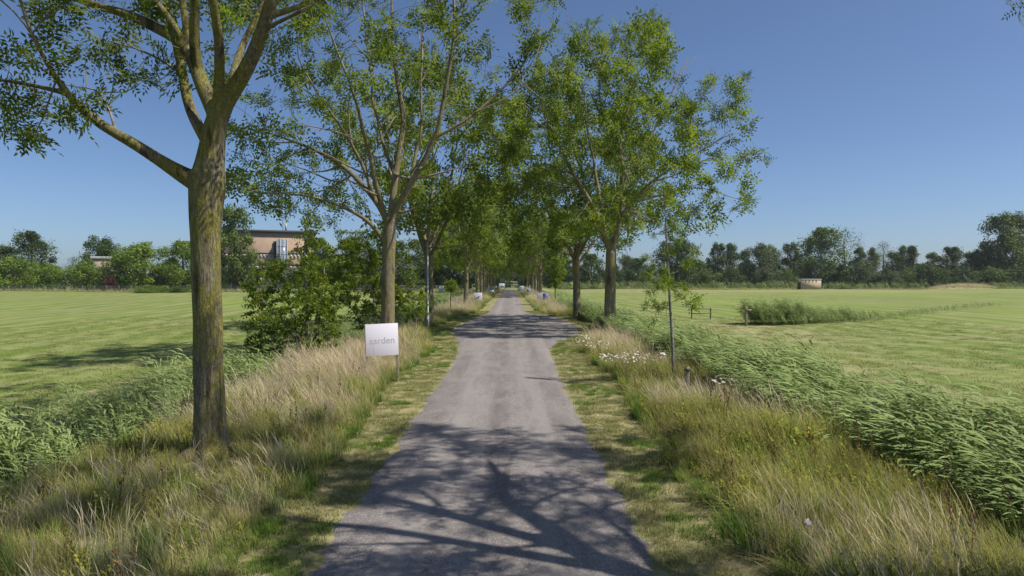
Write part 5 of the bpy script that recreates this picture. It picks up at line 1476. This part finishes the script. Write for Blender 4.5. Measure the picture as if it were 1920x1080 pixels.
bb("recess_shade", 'door_dark', 513.5, 518.5, -0.4, -0.012, 0, bz(452))  # dark box proud of the wall, shade beside the tower put into its colour
bb("mast", 'steel', 529.2, 530.2, 4, 4.2, bz(431.4), bz(388))
bb("chimney", 'roof_pale', 533.5, 537, 4, 5, bz(431.4), bz(413), rf)
def window(x, y, w_=3.7, h_=7.5):
    f = bb("window", 'frame_white', x - w_ / 2, x + w_ / 2, -0.09, -0.004, bz(y + h_ / 2), bz(y - h_ / 2))
    g2 = Geo()
    for sx in (-1, 1):
        a, b = (x - w_ / 2 + 0.45, x - 0.25) if sx < 0 else (x + 0.25, x + w_ / 2 - 0.45)
        g2.box(bx(a) - ox, bx(b) - ox, -0.11, -0.095, bz(y + h_ / 2 - 0.8), bz(y - h_ / 2 + 0.8))
    g2.build("pane", MAT['glass'], f)
for yy in (481, 503, 525):
    for a, b in ((400, 448), (453, 475), (481, 511), (541, 587)):
        bb("lintel", 'roof_dark', a - 2, b + 2, -0.2, -0.005, bz(yy - 5.5), bz(yy - 7))
        k = int((b - a) // 7)
        for i in range(k + 1):
            window(a + 3 + (b - a - 6) * i / k if k else (a + b) / 2, yy)
for yy in (488, 506, 525):
    for i in range(9):
        window_x = 597 + i * 8.2
        f = bb("window", 'frame_white', window_x - 2.4, window_x + 2.4, 1.41, 1.496, bz(yy + 4), bz(yy - 4))
        bb("pane", 'glass', window_x - 1.8, window_x + 1.8, 1.385, 1.405, bz(yy + 3.2), bz(yy - 3.2), f)
wp = empty("white_pillar", (P(437, 0, 176)[0], 176, 0), "white upright pillar at the left foot of the brick building", "pillar")
Geo().box(-0.42, 0.42, -0.42, 0.42, 0, P(0, 506, 176)[2]).build("shaft", MAT['frame_white'], wp, bevel=0.04)
Geo().box(-0.5, 0.5, -0.5, 0.5, 0, 0.35).build("plinth", MAT['concrete'], wp)
# low house with a pale flat roof
hx = P(195, 0, 188)[0]
ho = empty("low_house", (hx, 188, 0), "low house with a pale flat roof among the trees at far left", "house", rz=0.5)
zr = P(0, 485, 188)[2]
Geo().box(-2.6, 2.6, 0, 6, 0, zr).build("wall", MAT['brick_shed'], ho)
Geo().box(-3.0, 2.9, -0.4, 6.3, zr, P(0, 481, 188)[2]).build("roof", MAT['roof_pale'], ho, bevel=0.03)
for x in (-1.4, 1.2):
    f = Geo().box(x - 0.6, x + 0.6, -0.08, -0.004, 1.0, 2.4).build("window", MAT['frame_white'], ho)
    Geo().box(x - 0.5, x + 0.5, -0.1, -0.085, 1.1, 2.3).build("pane", MAT['glass'], f)
# white utility cabinet by the fence
c_ = P(828, 0, 160)
ca = empty("utility_cabinet", (c_[0], 160, 0), "white utility cabinet by the far fence behind the lamp post", "cabinet")
Geo().box(-0.6, 0.6, -0.3, 0.3, 0.1, 1.55).build("body", MAT['frame_white'], ca, bevel=0.03)
Geo().box(-0.66, 0.66, -0.36, 0.36, 1.55, 1.64).build("lid", MAT['steel'], ca, bevel=0.02)
Geo().box(-0.55, -0.02, -0.325, -0.302, 0.18, 1.48).build("door", MAT['frame_white'], ca)
Geo().box(0.02, 0.55, -0.325, -0.302, 0.18, 1.48).build("door", MAT['frame_white'], ca)
Geo().box(-0.65, 0.65, -0.35, 0.35, -0.1, 0.1).build("plinth", MAT['concrete'], ca)

# brick hut at the far end of the right field
HD = 206.0
a, b = P(1504, 541, HD), P(1541, 524, HD)
hw, hh = (b[0] - a[0]) * 1.2, b[2] + 0.25
hu = empty("brick_hut", ((a[0] + b[0]) / 2, HD, -0.1), "small flat-roofed tan brick hut with a row of vents at the far field edge", "hut", rz=0.3)
Geo().box(-hw / 2, hw / 2, 0, 2.1, 0, hh - 0.2).build("wall", MAT['brick_shed'], hu)
Geo().box(-hw / 2 - 0.12, hw / 2 + 0.12, -0.12, 2.22, hh - 0.2, hh + 0.02).build("roof", MAT['roof_pale'], hu, bevel=0.03)
for i in range(4):
    x = -hw / 2 + hw * (0.2 + 0.18 * i)
    v_ = Geo().box(x - 0.17, x + 0.17, -0.03, -0.004, hh - 0.85, hh - 0.52).build("vent", MAT['door_dark'], hu)
    Geo().box(x - 0.22, x + 0.22, -0.07, -0.004, hh - 0.92, hh - 0.86).build("sill", MAT['concrete'], v_)
dr_ = Geo().box(-hw / 2 - 0.05, -hw / 2 - 0.004, 0.5, 1.6, 0, 2.1).build("door", MAT['door_dark'], hu)
Geo().box(-hw / 2 - 0.09, -hw / 2 - 0.052, 0.6, 0.68, 1.0, 1.12).build("handle", MAT['steel'], dr_)

# barrier at the end of the lane
ba = empty("barrier_gate", (P(957, 0, 222)[0], 222, 0), "pale metal barrier across the end of the lane", "gate")
for x in (-1.6, 1.9):
    Geo().box(x - 0.07, x + 0.07, -0.07, 0.07, -0.2, 2.4).build("post", MAT['steel'], ba)
for z in (1.2, 2.1):
    Geo().box(-2.3, 2.4, -0.15, -0.075, z, z + 0.14).build("rail", MAT['steel'], ba)

# ------------------------------------------------------------------ the summer air between the camera and the far belts
hz = Geo().box(-700, 700, -80, 900, -2.0, 34.0)
hk = bpy.data.materials.new("haze"); hk.use_nodes = True
hk.node_tree.nodes.remove(hk.node_tree.nodes["Principled BSDF"])
pv = hk.node_tree.nodes.new("ShaderNodeVolumePrincipled")
pv.inputs["Color"].default_value = (0.86, 0.92, 1.0, 1)
pv.inputs["Density"].default_value = 0.00014
pv.inputs["Anisotropy"].default_value = 0.2
hk.node_tree.links.new(pv.outputs[0], hk.node_tree.nodes["Material Output"].inputs["Volume"])
tag(hz.build("haze", hk), "thin bluish summer haze over the fields", "haze", kind="stuff")
